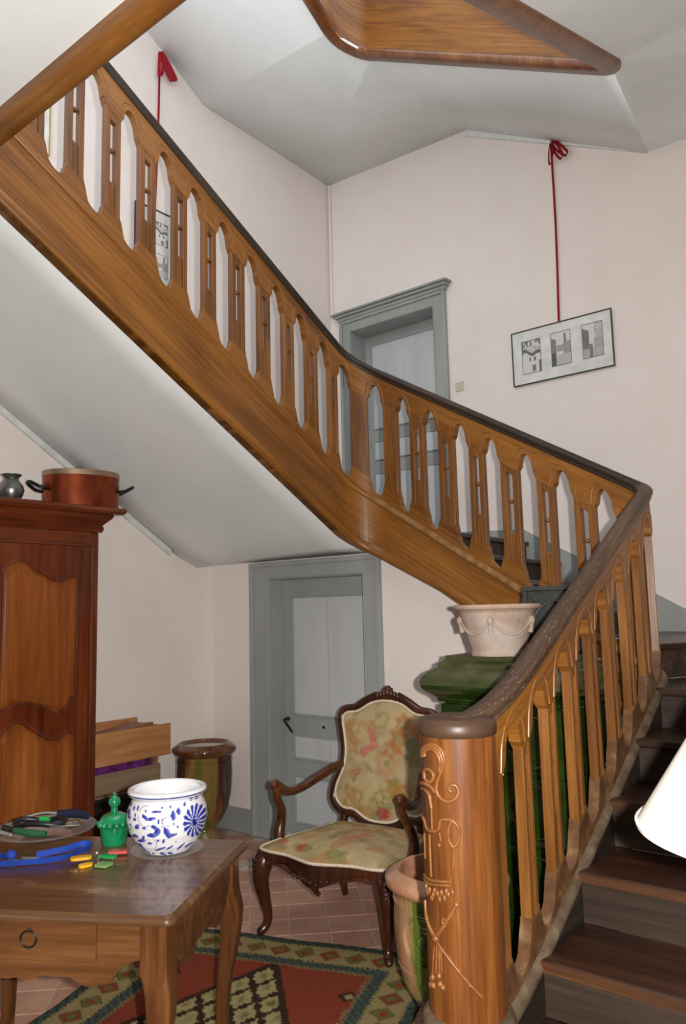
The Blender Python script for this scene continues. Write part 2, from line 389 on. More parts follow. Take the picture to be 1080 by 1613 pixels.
# upper back wall with doorway
UL, UR, UT, US = -4.48, -3.55, 4.25, 2.1
w = MB()
def wpoly2(pts): w.prism([(x, YB2, z) for x, z in pts], (0, .25, 0))
wpoly2([(XL, .8), (UL, .8), (UL, 8), (XL, 8)])
wpoly2([(UL, UT), (UR, UT), (UR, 8), (UL, 8)])
wpoly2([(UL, .8), (UR, .8), (UR, US), (UL, US)])
wpoly2([(UR, .8), (XR+.25, .8), (XR+.25, 8), (UR, 8)])
struct(w.build('wall_upper_back', 'wall'), 'pinkish white stairwell wall with a grey doorway')
struct(MB().box(XR, XR+.25, 1.6, YB2, -.1, 8.0).build('wall_right', 'wall'))
struct(MB().box(XR+.25, 2.45, 1.6, 1.85, -.1, 3.66).build('wall_return_unseen', 'wall'))  # unseen return, added to join the light-blocking hall wall
struct(MB().box(2.2, 2.45, -2.6, 1.6, -.1, 3.8).build('wall_right_unseen', 'wall'))  # unseen wall added against ambient light, set back to limit flash bounce
struct(MB().box(XL-.25, 2.45, -2.85, -2.6, -.1, 3.8).build('wall_front_unseen', 'wall'))  # unseen wall added behind the camera to darken the lower hall
# hall ceiling = underside of the first-floor landing, with a rounded wooden edge beam
struct(MB().box(XL, 2.2, -2.6, 1.44, 3.64, 3.80).box(XL, XC+.035, 1.36, 1.40, 3.36, 3.64).build('ceiling', 'plaster'), 'white ceiling under the upstairs landing')
bp_ = [(1.455+.05*math.cos(a)*1.0, 3.62+.065*math.sin(a)) for a in [PI*1.0+PI*k/10 for k in range(11)]]
bp_ = [(1.405, 3.80)] + [(y, z) for y, z in bp_] + [(1.505, 3.80)]
mb = MB().prism([(XL, y, z) for y, z in bp_], (XR-XL, 0, 0))
mb.uv = [(p.x, p.z*1.0) for p in mb.v]
struct(mb.build('trim_1', 'oak', smooth=True, angle=50), 'rounded wooden edge beam of the landing')

# white strips where soffit meets wall
st = MB()
pts = [(y, 1.965+(3.93-y)*.636-.012) for y in (1.45, 2.0, 2.83, 3.35, 3.72)]
st.prism([(XL, y, z) for y, z in pts] + [(XL, y, z-.045) for y, z in pts[::-1]], (.035, 0, 0))
struct(st.build('trim_2', 'trimwhite'), 'narrow white strip along the stair soffit on the left wall')
st = MB(); st.prism([(-3.14, YB2, 5.77), (-1.66, YB2, 4.955), (-1.66, YB2, 4.935), (-3.14, YB2, 5.70)], (0, -.03, 0))
struct(st.build('trim_3', 'trimwhite'), 'narrow white strip under the upper soffit')
# thin conduit in the upper corner
struct(MB().tube([(XL+.03, YB2-.02, 4.45), (XL+.03, YB2-.02, 5.84)], .012, 8).build('trim_4', 'wall', smooth=True), 'thin painted pipe in the wall corner')

# baseboards
struct(MB().box(XL+.02, DL-.18, YB1-.025, YB1, 0, .17).build('baseboard_back', 'greypaint', bevel=.004), 'grey painted baseboard')
struct(MB().box(DR+.14, -1.3, YB1-.025, YB1, 0, .17).build('baseboard_back_right', 'greypaint', bevel=.004))
struct(MB().box(XL, XL+.02, 2.75, YB1, 0, .17).build('baseboard_left', 'greypaint', bevel=.004))
sk = [(-3.42, 2.23), (-2.8, 2.205), (-2.51, 2.04), (-1.8, 1.66), (-1.62, 1.555), (-.9, 1.55), (XR, 1.4)]
sb = [(XR, .95), (-.6, 1.3), (-1.9, 1.3), (-2.5, 1.6), (-2.9, 1.9), (-3.42, 1.9)]
struct(MB().prism([(x, YB2, z) for x, z in sk+sb], (0, -.02, 0)).build('baseboard_stair', 'greypaint'), 'grey skirting stepping up along the stair wall')

# ---- doors
def door(name, x0, x1, z0, z1, ywall, rec, archL, archR, archT, panels, label, cornice=False, seam=True, handle=None, z_arch0=None):
    zb = z0 if z_arch0 is None else z_arch0
    d = MB().box(x0+.002, x1-.002, ywall+rec, ywall+rec+.035, z0+.005, z1-.004).build(name, 'greypaint', bevel=.002)
    struct(d, label)
    fr = MB()
    fr.box(x0-archL, x0, ywall-.03, ywall+.01, zb, z1+archT); fr.box(x1, x1+archR, ywall-.03, ywall+.01, zb, z1+archT)
    fr.box(x0, x1, ywall-.03, ywall+.01, z1, z1+archT)
    fr.build('door_frame', 'greypaint', d, bevel=.004)
    f2 = MB(); e = .028
    f2.box(x0-archL-.006, x0-archL+e, ywall-.048, ywall-.028, zb, z1+archT+.006); f2.box(x1+archR-e, x1+archR+.006, ywall-.048, ywall-.028, zb, z1+archT+.006)
    f2.box(x0-archL+e, x1+archR-e, ywall-.048, ywall-.028, z1+archT-e, z1+archT+.006)
    f2.box(x0-.014, x0-.004, ywall-.036, ywall-.028, zb, z1+.012); f2.box(x1+.004, x1+.014, ywall-.036, ywall-.028, zb, z1+.012)
    f2.box(x0-.004, x1+.004, ywall-.036, ywall-.028, z1+.004, z1+.014)
    f2.build('frame_moulding', 'greypaint', d, bevel=.004)
    jb = MB(); jb.box(x0-.02, x0+.002, ywall, ywall+rec, z0, z1); jb.box(x1-.002, x1+.02, ywall, ywall+rec, z0, z1); jb.box(x0, x1, ywall, ywall+rec, z1-.004, z1+.02)
    jb.build('door_jamb', 'greypaint', d)
    if cornice:
        c_ = MB(); zt = z1+archT
        c_.box(x0-archL-.02, x1+archR+.02, ywall-.06, ywall, zt, zt+.03); c_.box(x0-archL-.04, x1+archR+.04, ywall-.085, ywall, zt+.03, zt+.055); c_.box(x0-archL-.065, x1+archR+.065, ywall-.11, ywall, zt+.055, zt+.075)
        c_.build('door_cornice', 'greypaint', d, bevel=.006)
    st_ = .085
    for (a, b) in panels:
        p = MB().box(x0+st_, x1-st_, ywall+rec-.004, ywall+rec+.01, a, b).build('door_panel', 'greylight', d, bevel=.003)
        q = MB(); g = .012; y0, y1 = ywall+rec-.011, ywall+rec
        q.box(x0+st_-g, x1-st_+g, y0, y1, b, b+g); q.box(x0+st_-g, x1-st_+g, y0, y1, a-g, a); q.box(x0+st_-g, x0+st_, y0, y1, a, b); q.box(x1-st_, x1-st_+g, y0, y1, a, b)
        q.build('panel_moulding', 'greypaint', d, bevel=.003)
        if seam:
            xm = (x0+x1)/2-.02
            MB().box(xm-.0015, xm+.0015, ywall+rec-.0046, ywall+rec, a+.004, b-.004).build('panel_joint', 'greypaint', d)
    return d
d1 = door('door_1', DL, DR, 0, DT, YB1, .15, .18, .14, .12, [(.86, 1.70), (.55, .70), (.1, .41)], 'grey panelled door under the stair, black lever handle', z_arch0=0)
hx, hz = DL+.03, .82
h = MB(); h.ball((hx, YB1+.13, hz), .016, 10); h.tube([(hx, YB1+.14, hz), (hx, YB1+.09, hz), (hx+.03, YB1+.085, hz-.03), (hx+.085, YB1+.085, hz-.085)], [.009, .009, .009, .008], 8)
h.build('door_handle', 'blackmetal', d1, smooth=True, label='black iron lever handle')
kh = MB().lathe([(.001, 0), (.010, 0), (.010, .006), (.001, .006)], 12); kh.v = [Vector((p.x+DL+.36, YB1+.149-p.z, p.y+.78)) for p in kh.v]
kh.build('keyhole', 'blackmetal', d1)
d2 = door('door_2', UL, UR, US, UT, YB2, .2, .12, .13, .12, [(3.32, 4.14), (3.02, 3.19), (2.2, 2.88)], 'grey panelled door with moulded cornice on the stair landing', cornice=True)
kb = MB().ball((UR-.05, YB2+.17, 3.23), .018, 10); kb.build('door_knob', 'blackmetal', d2, smooth=True)

# ------------------------------------------------------------------ stair path (plan) with filleted turns
def fillet_path(P, rad, step=.012):
    """polyline with rounded corners -> dense list of 2D points"""
    out = []; n = len(P)
    prev = Vector(P[0])
    for i in range(1, n):
        p = Vector(P[i])
        if i < n-1:
            a = (Vector(P[i-1])-p).normalized(); b = (Vector(P[i+1])-p).normalized()
            ang = a.angle(b); d = rad[i]/math.tan(ang/2)
            s0 = p+a*d; s1 = p+b*d
            L = (s0-prev).length; k = max(1, int(L/step))
            out += [prev.lerp(s0, t/k) for t in range(k)]
            c = p+(a+b).normalized()*(rad[i]/math.sin(ang/2))
            v0 = s0-c; v1 = s1-c; tot = v0.angle_signed(v1)
            k = max(8, int(abs(tot)*rad[i]/step))
            for t in range(k):
                an = -tot*t/k
                out.append(c+Vector((v0.x*math.cos(an)-v0.y*math.sin(an), v0.x*math.sin(an)+v0.y*math.cos(an))))
            prev = s1
        else:
            L = (p-prev).length; k = max(1, int(L/step)); out += [prev.lerp(p, t/k) for t in range(k+1)]
    return out

class Path:
    def __init__(s, P, rad, zfun):
        s.p = fillet_path(P, rad); s.L = [0.0]
        for a, b in zip(s.p, s.p[1:]): s.L.append(s.L[-1]+(b-a).length)
        s.zf = zfun
    def at(s, q):
        """2D point and left normal at arc length q"""
        L = s.L; lo, hi = 0, len(L)-1
        if q <= 0: i = 0
        elif q >= L[-1]: i = len(L)-2
        else:
            while hi-lo > 1:
                m_ = (lo+hi)//2
                if L[m_] <= q: lo = m_
                else: hi = m_
            i = lo
        t = (q-L[i])/max(1e-9, L[i+1]-L[i]); p = s.p[i].lerp(s.p[i+1], t)
        j0, j1 = max(0, i-1), min(len(s.p)-1, i+2)
        d = (s.p[j1]-s.p[j0]).normalized()
        return p, Vector((-d.y, d.x))
    def pt(s, q, o, h):
        p, n = s.at(q); return Vector((p.x+n.x*o, p.y+n.y*o, s.zf(q)+h))
    def s_of(s, fx):
        """arc length of the path point that minimises fx(point)"""
        return s.L[min(range(len(s.p)), key=lambda i: fx(s.p[i]))]
    def ribbon(s, S, low, top, o0, o1):
        mb = MB(); uv = []
        for q in S:
            l = low(q) if callable(low) else low; t = top(q) if callable(top) else top
            for (o, h) in ((o0, l), (o0, t), (o1, t), (o1, l)):
                mb.v.append(s.pt(q, o, h)); uv.append((q, h))
        n = len(S)
        for i in range(n-1):
            a = 4*i; b = a+4
            for k in range(4): mb.f.append((a+k, b+k, b+(k+1) % 4, a+(k+1) % 4))
        mb.f.append((0, 1, 2, 3)); mb.f.append((4*n-1, 4*n-2, 4*n-3, 4*n-4))
        mb.uv = uv
        return mb
    def sweep(s, S, prof, zoff=None):
        mb = MB(); uv = []; m_ = len(prof)
        for q in S:
            acc = 0
            for o, h in prof:
                mb.v.append(s.pt(q, o, h + (zoff(q) if zoff else 0))); uv.append((q, o+h*.7))
        for i in range(len(S)-1):
            a = i*m_; b = a+m_
            for k in range(m_): mb.f.append((a+k, b+k, b+(k+1) % m_, a+(k+1) % m_))
        mb.f.append(tuple(range(m_))); mb.f.append(tuple(range((len(S)-1)*m_, len(S)*m_))[::-1]); mb.uv = uv
        return mb
def frange(a, b, st_):
    n = max(1, int(round((b-a)/st_))); return [a+(b-a)*i/n for i in range(n+1)]

PP = [(XA, 1.95), (XA, 3.78), (XC, 4.07), (XC, 1.38)]
# z of the handrail top as a function of arc length
tmp = Path(PP, [0, .09, .22, 0], lambda q: 0)
sK1 = tmp.s_of(lambda p: (p-Vector((XA, 3.78))).length); sK2 = tmp.s_of(lambda p: (p-Vector((XC, 4.07))).length); sEnd = tmp.L[-1]
def zr(q):
    y = 1.95+q
    if q < sK1:
        zl = 1.335+.54*(y-2.23)
        k = .05; z = k*math.log(math.exp((zl-1.285)/k)+1)+1.285
        return z
    z1 = 1.335+.54*(1.95+sK1-2.23)
    if q < sK2: return z1+(q-sK1)*(3.24-z1)/(sK2-sK1)
    return 3.24+(q-sK2)*.57
path = Path(PP, [0, .09, .22, 0], zr)
sA0 = .135      # newel ends here
# opening centres
openA = [path.s_of(lambda p, y=2.245+.2005*k: abs(p.y-y)+abs(p.x-XA)*3) for k in range(8)]
dB = (Vector((XC, 4.07))-Vector((XA, 3.78))).normalized()
openB = [path.s_of(lambda p, q=(Vector((XA, 3.78))+dB*(.225+.2235*k)): (p-q).length) for k in range(7)]
openK = [path.s_of(lambda p: (p-(Vector((XA, 3.78))+dB*1.80)).length)]
openC = [path.s_of(lambda p, y=3.885-.2085*k: abs(p.y-y)+abs(p.x-XC)*3) for k in range(13)]
opens = openA+openB+openK+openC
def wof(c): return .067 if c < sK1-.02 else .058   # half width of an opening
WO = .058
def near_open(q):
    return min(opens, key=lambda c: abs(c-q))
def arch_low(q):
    c = near_open(q); d = abs(q-c); WO = wof(c)
    if d >= WO: return -.235
    t = d/WO
    if t > .80: return -.232+.022*(1-(t-.80)/.20)*1.0
    if t > .74: return -.205
    return -.205+.085*math.sqrt(max(0, 1-(t/.74)**2))
def wave_top(q):
    c = near_open(q); d = abs(q-c)
    t = min(1.35, d/wof(c))
    if t < .55: return -.848+.012*(t/.55)**2
    if t < 1.0:
        k = (t-.55)/.45; return -.836+.076*(k*k*(3-2*k))
    if t < 1.12: return -.745
    return -.762
def samples(a, b):
    S = set(round(v, 5) for v in frange(a, b, .011))
    for c in opens:
        if a-.1 < c < b+.1:
            for e in (-1.0, -.999, -.801, -.8, -.74, -.735, -.6, -.45, -.3, -.15, 0, .15, .3, .45, .6, .735, .74, .8, .801, .999, 1.0, 1.12, 1.13, -1.12, -1.13):
                q = c+e*wof(c)
                if a < q < b: S.add(round(q, 5))
    return sorted(S)

stairs = thing('staircase', 'honey oak staircase with carved newel and slotted balustrade turning around the well', 'staircase', (XA, 2.02, 0))
segs = [(sA0, sK1-.05), (sK1-.05, sK2-.30), (sK2-.30, sK2+.16), (sK2+.16, sEnd)]
for (a, b) in segs:
    S = samples(a, b)
    path.ribbon(S, arch_low, -.05, -.020, .020).build('arcade_rail', 'oak', stairs, world=True)
    path.ribbon(S, -.885, wave_top, -.020, .020).build('scalloped_rail', 'oak' if a > sK1-.1 else 'wavewood', stairs, world=True)
# raised hood line over each arch
def hood(q0):
    pts = []
    for k in range(-8, 9):
        t = k/8; pts.append((q0+t*wof(q0)*1.25, -.225 + .135*math.sqrt(max(0, 1-(abs(t))**2.2)) if abs(t) < 1 else -.225))
    return pts
for c in opens:
    if c > sEnd-.05: continue
    hp = hood(c)
    mbh = MB()
    for sd in (-1, 1):
        mbh.tube([path.pt(q, sd*.0195, h) for q, h in hp], .0042, 6, 1)
    mbh.build('arch_moulding', 'carve', stairs, smooth=True, world=True)

# balusters: two stiles, a slot with a bead, a recessed lower panel
def baluster(s0, s1, wide=False):
    mb = MB(); w_ = s1-s0; st_ = w_*.315; t = .018
    def blk(a, b, h0, h1, o):
        S = frange(a, b, .02)
        rb = path.ribbon(S, h0, h1, -o, o); mb.add(rb.v, rb.f)
    if wide: blk(s0, s1, -.80, -.21, t)
    else:
        blk(s0, s0+st_, -.80, -.21, t); blk(s1-st_, s1, -.80, -.21, t)
        blk(s0+st_, s1-st_, -.275, -.21, t-.002); blk(s0+st_, s1-st_, -.80, -.60, t-.007)
    o = mb.build('baluster', 'oakz', stairs, world=True, bevel=.0025, bseg=1)
    if not wide:
        bd = MB(); bd.ball(path.pt((s0+s1)/2, 0, -.43), .0165, 10, .8, 1, 1)
        b_ = bd.build('bead', 'oakz', o, smooth=True, world=False)
        iv = TM[stairs.name]
        for v in b_.data.vertices: v.co = iv @ v.co
    return o
edges = sorted(opens)
for i in range(len(edges)-1):
    a = edges[i]+wof(edges[i]); b = edges[i+1]-wof(edges[i+1])
    if b-a < .03: continue
    if b > sEnd: break
    w_ = b-a
    corner = a < sK1+.02 < b+.02
    turn = abs((a+b)/2-sK2) < .34 and w_ > .11
    baluster(a, b, wide=(w_ > .125 or corner or turn))
# first half stile beside newel
baluster(sA0-.03, openA[0]-wof(openA[0]), wide=True)

# stringer bands
S_A = frange(sA0, sK1-.05, .03); S_B = frange(sK1-.05, sK2-.05, .02); S_C = frange(sK2-.05, sEnd, .03)
def s_low(q): return -1.20 if q < sK2-.6 else (-1.20-.07*clamp((q-sK2+.6)/.6))
path.ribbon(S_B, s_low, -.885, -.03, .03).build('stringer', 'oak', stairs, world=True)
path.ribbon(S_C, s_low, -.885, -.03, .03).build('stringer', 'oak', stairs, world=True)
path.ribbon(S_A, -1.20, -.885, -.03, .03).build('stringer', 'darkstring', stairs, world=True)
for (S, mt, nm) in ((S_A, 'dustyrail', 'stringer_moulding'), (S_B, 'dusty', 'stringer_moulding'), (S_C, 'oak', 'stringer_moulding')):
    hgt = .012 if mt != 'dustyrail' else .018
    path.sweep(S, [(-.03, -.905-hgt), (-.042, -.90-hgt*.5), (-.044, -.89), (-.03, -.87), (.03, -.87), (.044, -.89), (.042, -.90-hgt*.5), (.03, -.905-hgt)]).build(nm, mt, stairs, smooth=True, world=True, angle=60)
# bottom bead of the stringer
SBC = frange(sK1+.05, sEnd, .03)
path.sweep(SBC, [(-.03, 0), (-.042, .01), (-.045, .04), (-.034, .065), (-.03, .07), (.03, .07), (.034, .065), (.045, .04), (.042, .01), (.03, 0)], zoff=s_low).build('stringer_moulding', 'oak', stairs, smooth=True, world=True, angle=60)
# handrail
prof = [(-.026, -.060), (-.031, -.050), (-.029, -.043), (-.038, -.033), (-.038, -.017), (-.029, -.005), (-.011, 0), (.011, 0), (.029, -.005), (.038, -.017), (.038, -.033), (.029, -.043), (.031, -.050), (.026, -.060)]
path.sweep(frange(.02, sK1, .02), prof).build('handrail', 'rail', stairs, smooth=True, world=True, angle=50, label='scuffed brown handrail')
path.sweep(frange(sK1, sEnd, .015), prof).build('handrail', 'raildark', stairs, smooth=True, world=True, angle=50, label='dark handrail')

# newel
NX, NY, NR = -1.225, 2.0, .108
def stadium(r_, z, ext, n=40):
    pts = []
    for k in range(n):
        a = 2*PI*k/n; x = r_*math.cos(a); y = r_*math.sin(a)
        if y > 0: y += ext
        pts.append(Vector((NX+x, NY+y, z)))
    return pts
def loft(rings, cap=True):
    mb = MB(); n = len(rings[0])
    for r_ in rings: mb.v += r_
    for i in range(len(rings)-1):
        for k in range(n): mb.f.append((i*n+k, i*n+(k+1) % n, (i+1)*n+(k+1) % n, (i+1)*n+k))
    if cap: mb.f.append(tuple(range(n))[::-1]); mb.f.append(tuple(range((len(rings)-1)*n, len(rings)*n)))
    return mb
newel = loft([stadium(NR, z, .0) for z in (.49, .7, .9, 1.1, 1.245)]).build('newel_post', 'oaknewel', stairs, smooth=True, world=True, angle=60, label='carved round newel post')
def sub(mb, name, mat, smooth=True, label=None):
    iv = TM[stairs.name]; mb.v = [iv @ p for p in mb.v]
    return mb.build(name, mat, newel, smooth=smooth, label=label, angle=60)
sub(loft([stadium(r_, z, .0) for r_, z in ((.106, 1.238), (.111, 1.241), (.114, 1.253), (.113, 1.272), (.106, 1.284), (.085, 1.289))]), 'newel_cap', 'rail', label='dark worn cap')
sub(loft([stadium(r_, z, .0) for r_, z in ((.112, .455), (.124, .46), (.129, .475), (.124, .49), (.110, .498))]), 'newel_ring', 'dustyrail')
sub(loft([stadium(r_, z, .0) for r_, z in ((.122, 0), (.122, .30), (.118, .456))]), 'newel_base', 'oaknewel')
CARVE = {
'scroll': ([(-128.0, 1.18), (-128.7, 1.197), (-113.7, 1.215), (-98.3, 1.223), (-86.5, 1.217), (-79.8, 1.198), (-78.4, 1.18), (-82.9, 1.162), (-87.0, 1.142), (-92.6, 1.122), (-95.1, 1.102), (-92.1, 1.086), (-83.7, 1.074), (-73.4, 1.073), (-64.6, 1.08), (-60.0, 1.095), (-60.7, 1.112), (-67.0, 1.12), (-72.5, 1.115), (-73.9, 1.104), (-70.7, 1.099), (-67.3, 1.103)], .0055),
'scroll2': ([(-123.2, 1.182), (-122.6, 1.195), (-111.9, 1.21), (-98.5, 1.217), (-89.2, 1.21), (-83.4, 1.194), (-82.0, 1.177), (-85.3, 1.164)], .006),
'acanthus': ([(-116.9, 1.184), (-118.8, 1.194), (-110.2, 1.205), (-98.7, 1.21), (-90.7, 1.201), (-86.1, 1.183), (-87.1, 1.165), (-88.0, 1.15)], .005),
'leaf': ([(-146.0, 1.1), (-117.5, 1.111), (-104.5, 1.106), (-96.0, 1.091)], .0055), 'leaf2': ([(-146.0, 1.085), (-120.5, 1.094), (-108.5, 1.085), (-107.4, 1.064), (-105.4, 1.048)], .0045),
'oval': ([(-120.9, 1.143), (-113.8, 1.152), (-104.9, 1.151), (-97.6, 1.14), (-101.0, 1.122), (-111.1, 1.116), (-121.8, 1.123), (-120.9, 1.143)], .005),
'yoke': ([(-145.9, 1.008), (-129.0, 1.012), (-123.7, 0.994), (-115.8, 0.982), (-95.8, 0.989), (-91.6, 1.0), (-89.7, 1.024), (-80.1, 1.025), (-71.1, 1.026)], .0045),
'p0': ([(-129.8, 0.971), (-130.0, .94), (-130.4, 0.902)], .003), 'p1': ([(-112.0, 0.976), (-112.6, .94), (-112.3, 0.912), (-111.9, 0.864)], .004), 'p2': ([(-91.9, 0.988), (-91, .977), (-89.8, 0.966)], .003),
'p4': ([(-105.4, 1.048), (-105.6, 1.02), (-105.8, 0.992)], .003),
'loop': ([(-71.2, 1.024), (-63.9, 1.014), (-60.6, 0.994), (-62.6, 0.973), (-68.4, 0.954), (-72.7, 0.955), (-77.8, 0.973), (-77.9, 0.993), (-74.7, 1.013), (-71.2, 1.024)], .004),
'strand': ([(-70.0, 0.952), (-70.2, 0.925), (-75.4, 0.87), (-77.1, 0.859)], .0032),
'band': ([(-145.9, 0.849), (-117.2, 0.853), (-104.8, 0.855), (-77.0, 0.863)], .004), 'band2': ([(-146.0, 0.838), (-117.6, 0.841), (-105.1, 0.845), (-77.2, 0.854)], .004),
'torch': ([(-145.9, 0.78), (-140.0, 0.75), (-122.4, 0.726), (-107.0, 0.706)], .0055), 'torch2': ([(-107.0, 0.706), (-89.1, 0.746), (-75.8, 0.786), (-69.5, 0.806)], .0055),
'hook': ([(-89.1, 0.746), (-93.6, 0.755), (-92.0, 0.766), (-87.9, 0.76)], .003),
'rod': ([(-103.1, 0.695), (-86.0, 0.669), (-70.3, 0.637), (-55.6, 0.607), (-39.3, 0.574)], .004),
's0': ([(-109.9, 0.685), (-114, .65), (-119.5, 0.604)], .0025), 's1': ([(-105.4, 0.688), (-107, .65), (-109.9, 0.614)], .0025), 's2': ([(-100.3, 0.689), (-100.8, .65), (-101.2, 0.62)], .0025), 's3': ([(-97.5, 0.687), (-97, .65), (-96.4, 0.623)], .0025)}
def onnewel(a, z, d=0.0):
    a = R(a); return Vector((NX+(NR+d)*math.cos(a), NY+(NR+d)*math.sin(a), z))
for k, (L, r_) in CARVE.items():
    mb = MB(); LL = []
    for (a0, z0), (a1, z1) in zip(L, L[1:]):
        for t in range(3): LL.append((a0+(a1-a0)*t/3, z0+(z1-z0)*t/3))
    LL.append(L[-1])
    # smooth
    for _ in range(2): LL = [LL[0]]+[((LL[i-1][0]+2*LL[i][0]+LL[i+1][0])/4, (LL[i-1][1]+2*LL[i][1]+LL[i+1][1])/4) for i in range(1, len(LL)-1)]+[LL[-1]]
    mb.tube([onnewel(a, z, .001) for a, z in LL], r_, 8, 1)
    sub(mb, 'carving', 'carve')
for a, z, r_ in [(-93.0, .953, .007), (-106.6, .705, .013), (-121.7, .592, .008), (-124.3, .573, .009), (-102.4, .611, .008), (-101, .591, .009), (-96.3, .586, .009), (-118, .598, .008), (-117, .577, .009), (-70.3, .637, .007), (-55.7, .604, .006), (-69.5, .806, .009)]:
    sub(MB().ball(onnewel(a, z), r_, 8), 'carving', 'carve')
for i, (a, z) in enumerate([(-118.3, .824), (-112, .808), (-105.6, .829), (-99.6, .823), (-92.2, .829), (-87.4, .817), (-80.8, .828), (-74.7, .835), (-125.6, .814), (-109, .818), (-96, .811), (-84, .835), (-130, .826)]):
    sub(MB().ball(onnewel(a, z), .006, 8, 1.7), 'carving', 'carve')

# treads and risers
RISE = .175
IN, OUT = {}, {}
for k in range(1, 8): y = 2.36+.32*(k-3); IN[k] = (XA+.03, y); OUT[k] = (XR, y)
IN[8] = (-1.38, 3.81); OUT[8] = (-.6, YB2)
for k, xi, yi, xo in ((9, -1.72, 3.87, -1.95), (10, -2.03, 3.92, -2.25), (11, -2.35, 3.96, -2.52), (12, -2.67, 4.01, -2.78)): IN[k] = (xi, yi); OUT[k] = (xo, YB2)
IN[13] = (-3.02, 4.08); OUT[13] = (XL, 5.2); IN[14] = (XC-.03, 3.85); OUT[14] = (XL, 4.6)
for k in range(15, 22): y = 3.52-.305*(k-15); IN[k] = (XC-.03, y); OUT[k] = (XL, y)
IN[1] = (XA-.25, 1.72); IN[2] = (XA+.03, 2.04)
for k in range(1, 21):
    z = RISE*k
    poly = [IN[k], OUT[k]]
    if k == 7: poly += [(XR, YB2)]
    if k == 12: poly += [(XL, YB2)]
    poly += [OUT[k+1], IN[k+1]]
    # nosing projects
    d = (Vector(OUT[k])-Vector(IN[k])).normalized(); nrm = Vector((d.y, -d.x))
    mid = (Vector(poly[-1])+Vector(poly[-2]))/2-(Vector(IN[k])+Vector(OUT[k]))/2
    if nrm.dot(mid) > 0: nrm = -nrm
    p2 = [Vector(p) for p in poly]; p2[0] = p2[0]+nrm*.028; p2[1] = p2[1]+nrm*.028
    t = MB().prism([(p.x, p.y, z-.035) for p in p2], (0, 0, .035)).build('tread', 'tread', stairs, world=True, bevel=.008)
    rz_ = MB().prism([(IN[k][0], IN[k][1], z-RISE), (OUT[k][0], OUT[k][1], z-RISE), (OUT[k][0], OUT[k][1], z-.035), (IN[k][0], IN[k][1], z-.035)], (-nrm.x*.02, -nrm.y*.02, 0))
    rz_.build('riser', 'riser', stairs, world=True)
    if k in (2, 3, 4, 5):
        e0 = Vector(IN[k])+nrm*.029; e1 = Vector(OUT[k])+nrm*.029
        MB().prism([(e0.x, e0.y, z-.033), (e1.x, e1.y, z-.033), (e1.x, e1.y, z-.006), (e0.x, e0.y, z-.006)], (nrm.x*.003, nrm.y*.003, 0)).build('nosing', 'nose', stairs, world=True)
# white soffit under the second flight
sf = MB()
def zs(y): return path.zf(sK2+(4.07-y))+-1.255
rows = []
for y in frange(1.42, 4.0, .2):
    zw = 1.965+(3.93-y)*.636 if y < 3.93 else 1.965
    row = []
    for t in range(7):
        x = XC+.0+(XL-XC)*t/6; z = zs(y)*(1-t/6)+zw*t/6 + .015*math.sin(PI*t/6)
        row.append(Vector((x, y, z)))
    rows.append(row)
zb_ = 1.985
rows.append([Vector((XC+(XL-XC)*t/6, YB1, zb_ if t < 6 else zb_)) for t in range(7)])
for r_ in rows: sf.v += r_
for i in range(len(rows)-1):
    for t in range(6): sf.f.append((i*7+t, i*7+t+1, (i+1)*7+t+1, (i+1)*7+t))
so = sf.build('soffit', 'plaster', stairs, smooth=True, world=True, label='white plaster soffit')
sm = so.modifiers.new('solid', 'SOLIDIFY'); sm.thickness = .02; sm.offset = 0
# soffit below the winders, behind the stringer
sf = MB(); SS = frange(sK1+.08, sK2+.1, .06)
for q in SS:
    p = path.pt(q, -.0, s_low(q)+.02); sf.v.append(p); sf.v.append(Vector((p.x, YB1+.02, p.z)))
for i in range(len(SS)-1): sf.f.append((2*i, 2*i+1, 2*i+3, 2*i+2))
so = sf.build('soffit', 'plaster', stairs, world=True); so.modifiers.new('solid', 'SOLIDIFY').thickness = .015

# ------------------------------------------------------------------ the flight above (stringer and soffits seen from below)
P2 = [(XA, 1.45), (XA, 3.74), (XC, 4.07), (XC, 1.45)]
t2 = Path(P2, [0, .08, .20, 0], lambda q: 0)
k1 = t2.s_of(lambda p: (p-Vector((XA, 3.74))).length); k2 = t2.s_of(lambda p: (p-Vector((XC, 4.07))).length); e2 = t2.L[-1]
def zb(q):
    if q < k1: return 4.29-(k1-q)*.36
    if q < k2: return 4.29+(q-k1)*(5.50-4.29)/(k2-k1)
    return 5.50+(q-k2)*.57
path2 = Path(P2, [0, .08, .20, 0], zb)
upst = thing('staircase', 'upper storey stair flight overhead, oak stringer edge with white soffit', 'staircase', (XA, 3.0, 3.8))
o2 = frange(.1, e2, .2085)
def wave2(q):
    c = min(o2, key=lambda c_: abs(c_-q)); t = min(1.3, abs(q-c)/WO)
    return .47+.06*clamp((t-.5)/.5)
path2.ribbon(frange(k1-.02, k2, .012), 0, wave2, -.03, .03).build('stringer', 'oak', upst, world=True)
path2.ribbon(frange(0, k1-.02, .03), 0, .45, -.03, .03).build('stringer', 'oak', upst, world=True)
path2.ribbon(frange(k2, e2, .012), 0, wave2, -.03, .03).build('stringer', 'oak', upst, world=True)
path2.sweep(frange(0, e2, .02), [(-.035, -.012), (-.05, 0), (-.052, .03), (-.036, .055), (.036, .055), (.052, .03), (.05, 0), (.035, -.012)]).build('stringer_moulding', 'oaknewel', upst, smooth=True, world=True, angle=60)
sf = MB()
A_ = [path2.pt(q, 0, .015) for q in (0.0, k1-.06)]
Ks = [path2.pt(k1+.06, 0, .015), path2.pt((k1+k2)/2, 0, .015), path2.pt(k2-.16, 0, .015)]
Cs = [path2.pt(k2+.16, 0, .015), path2.pt(e2, 0, .015)]
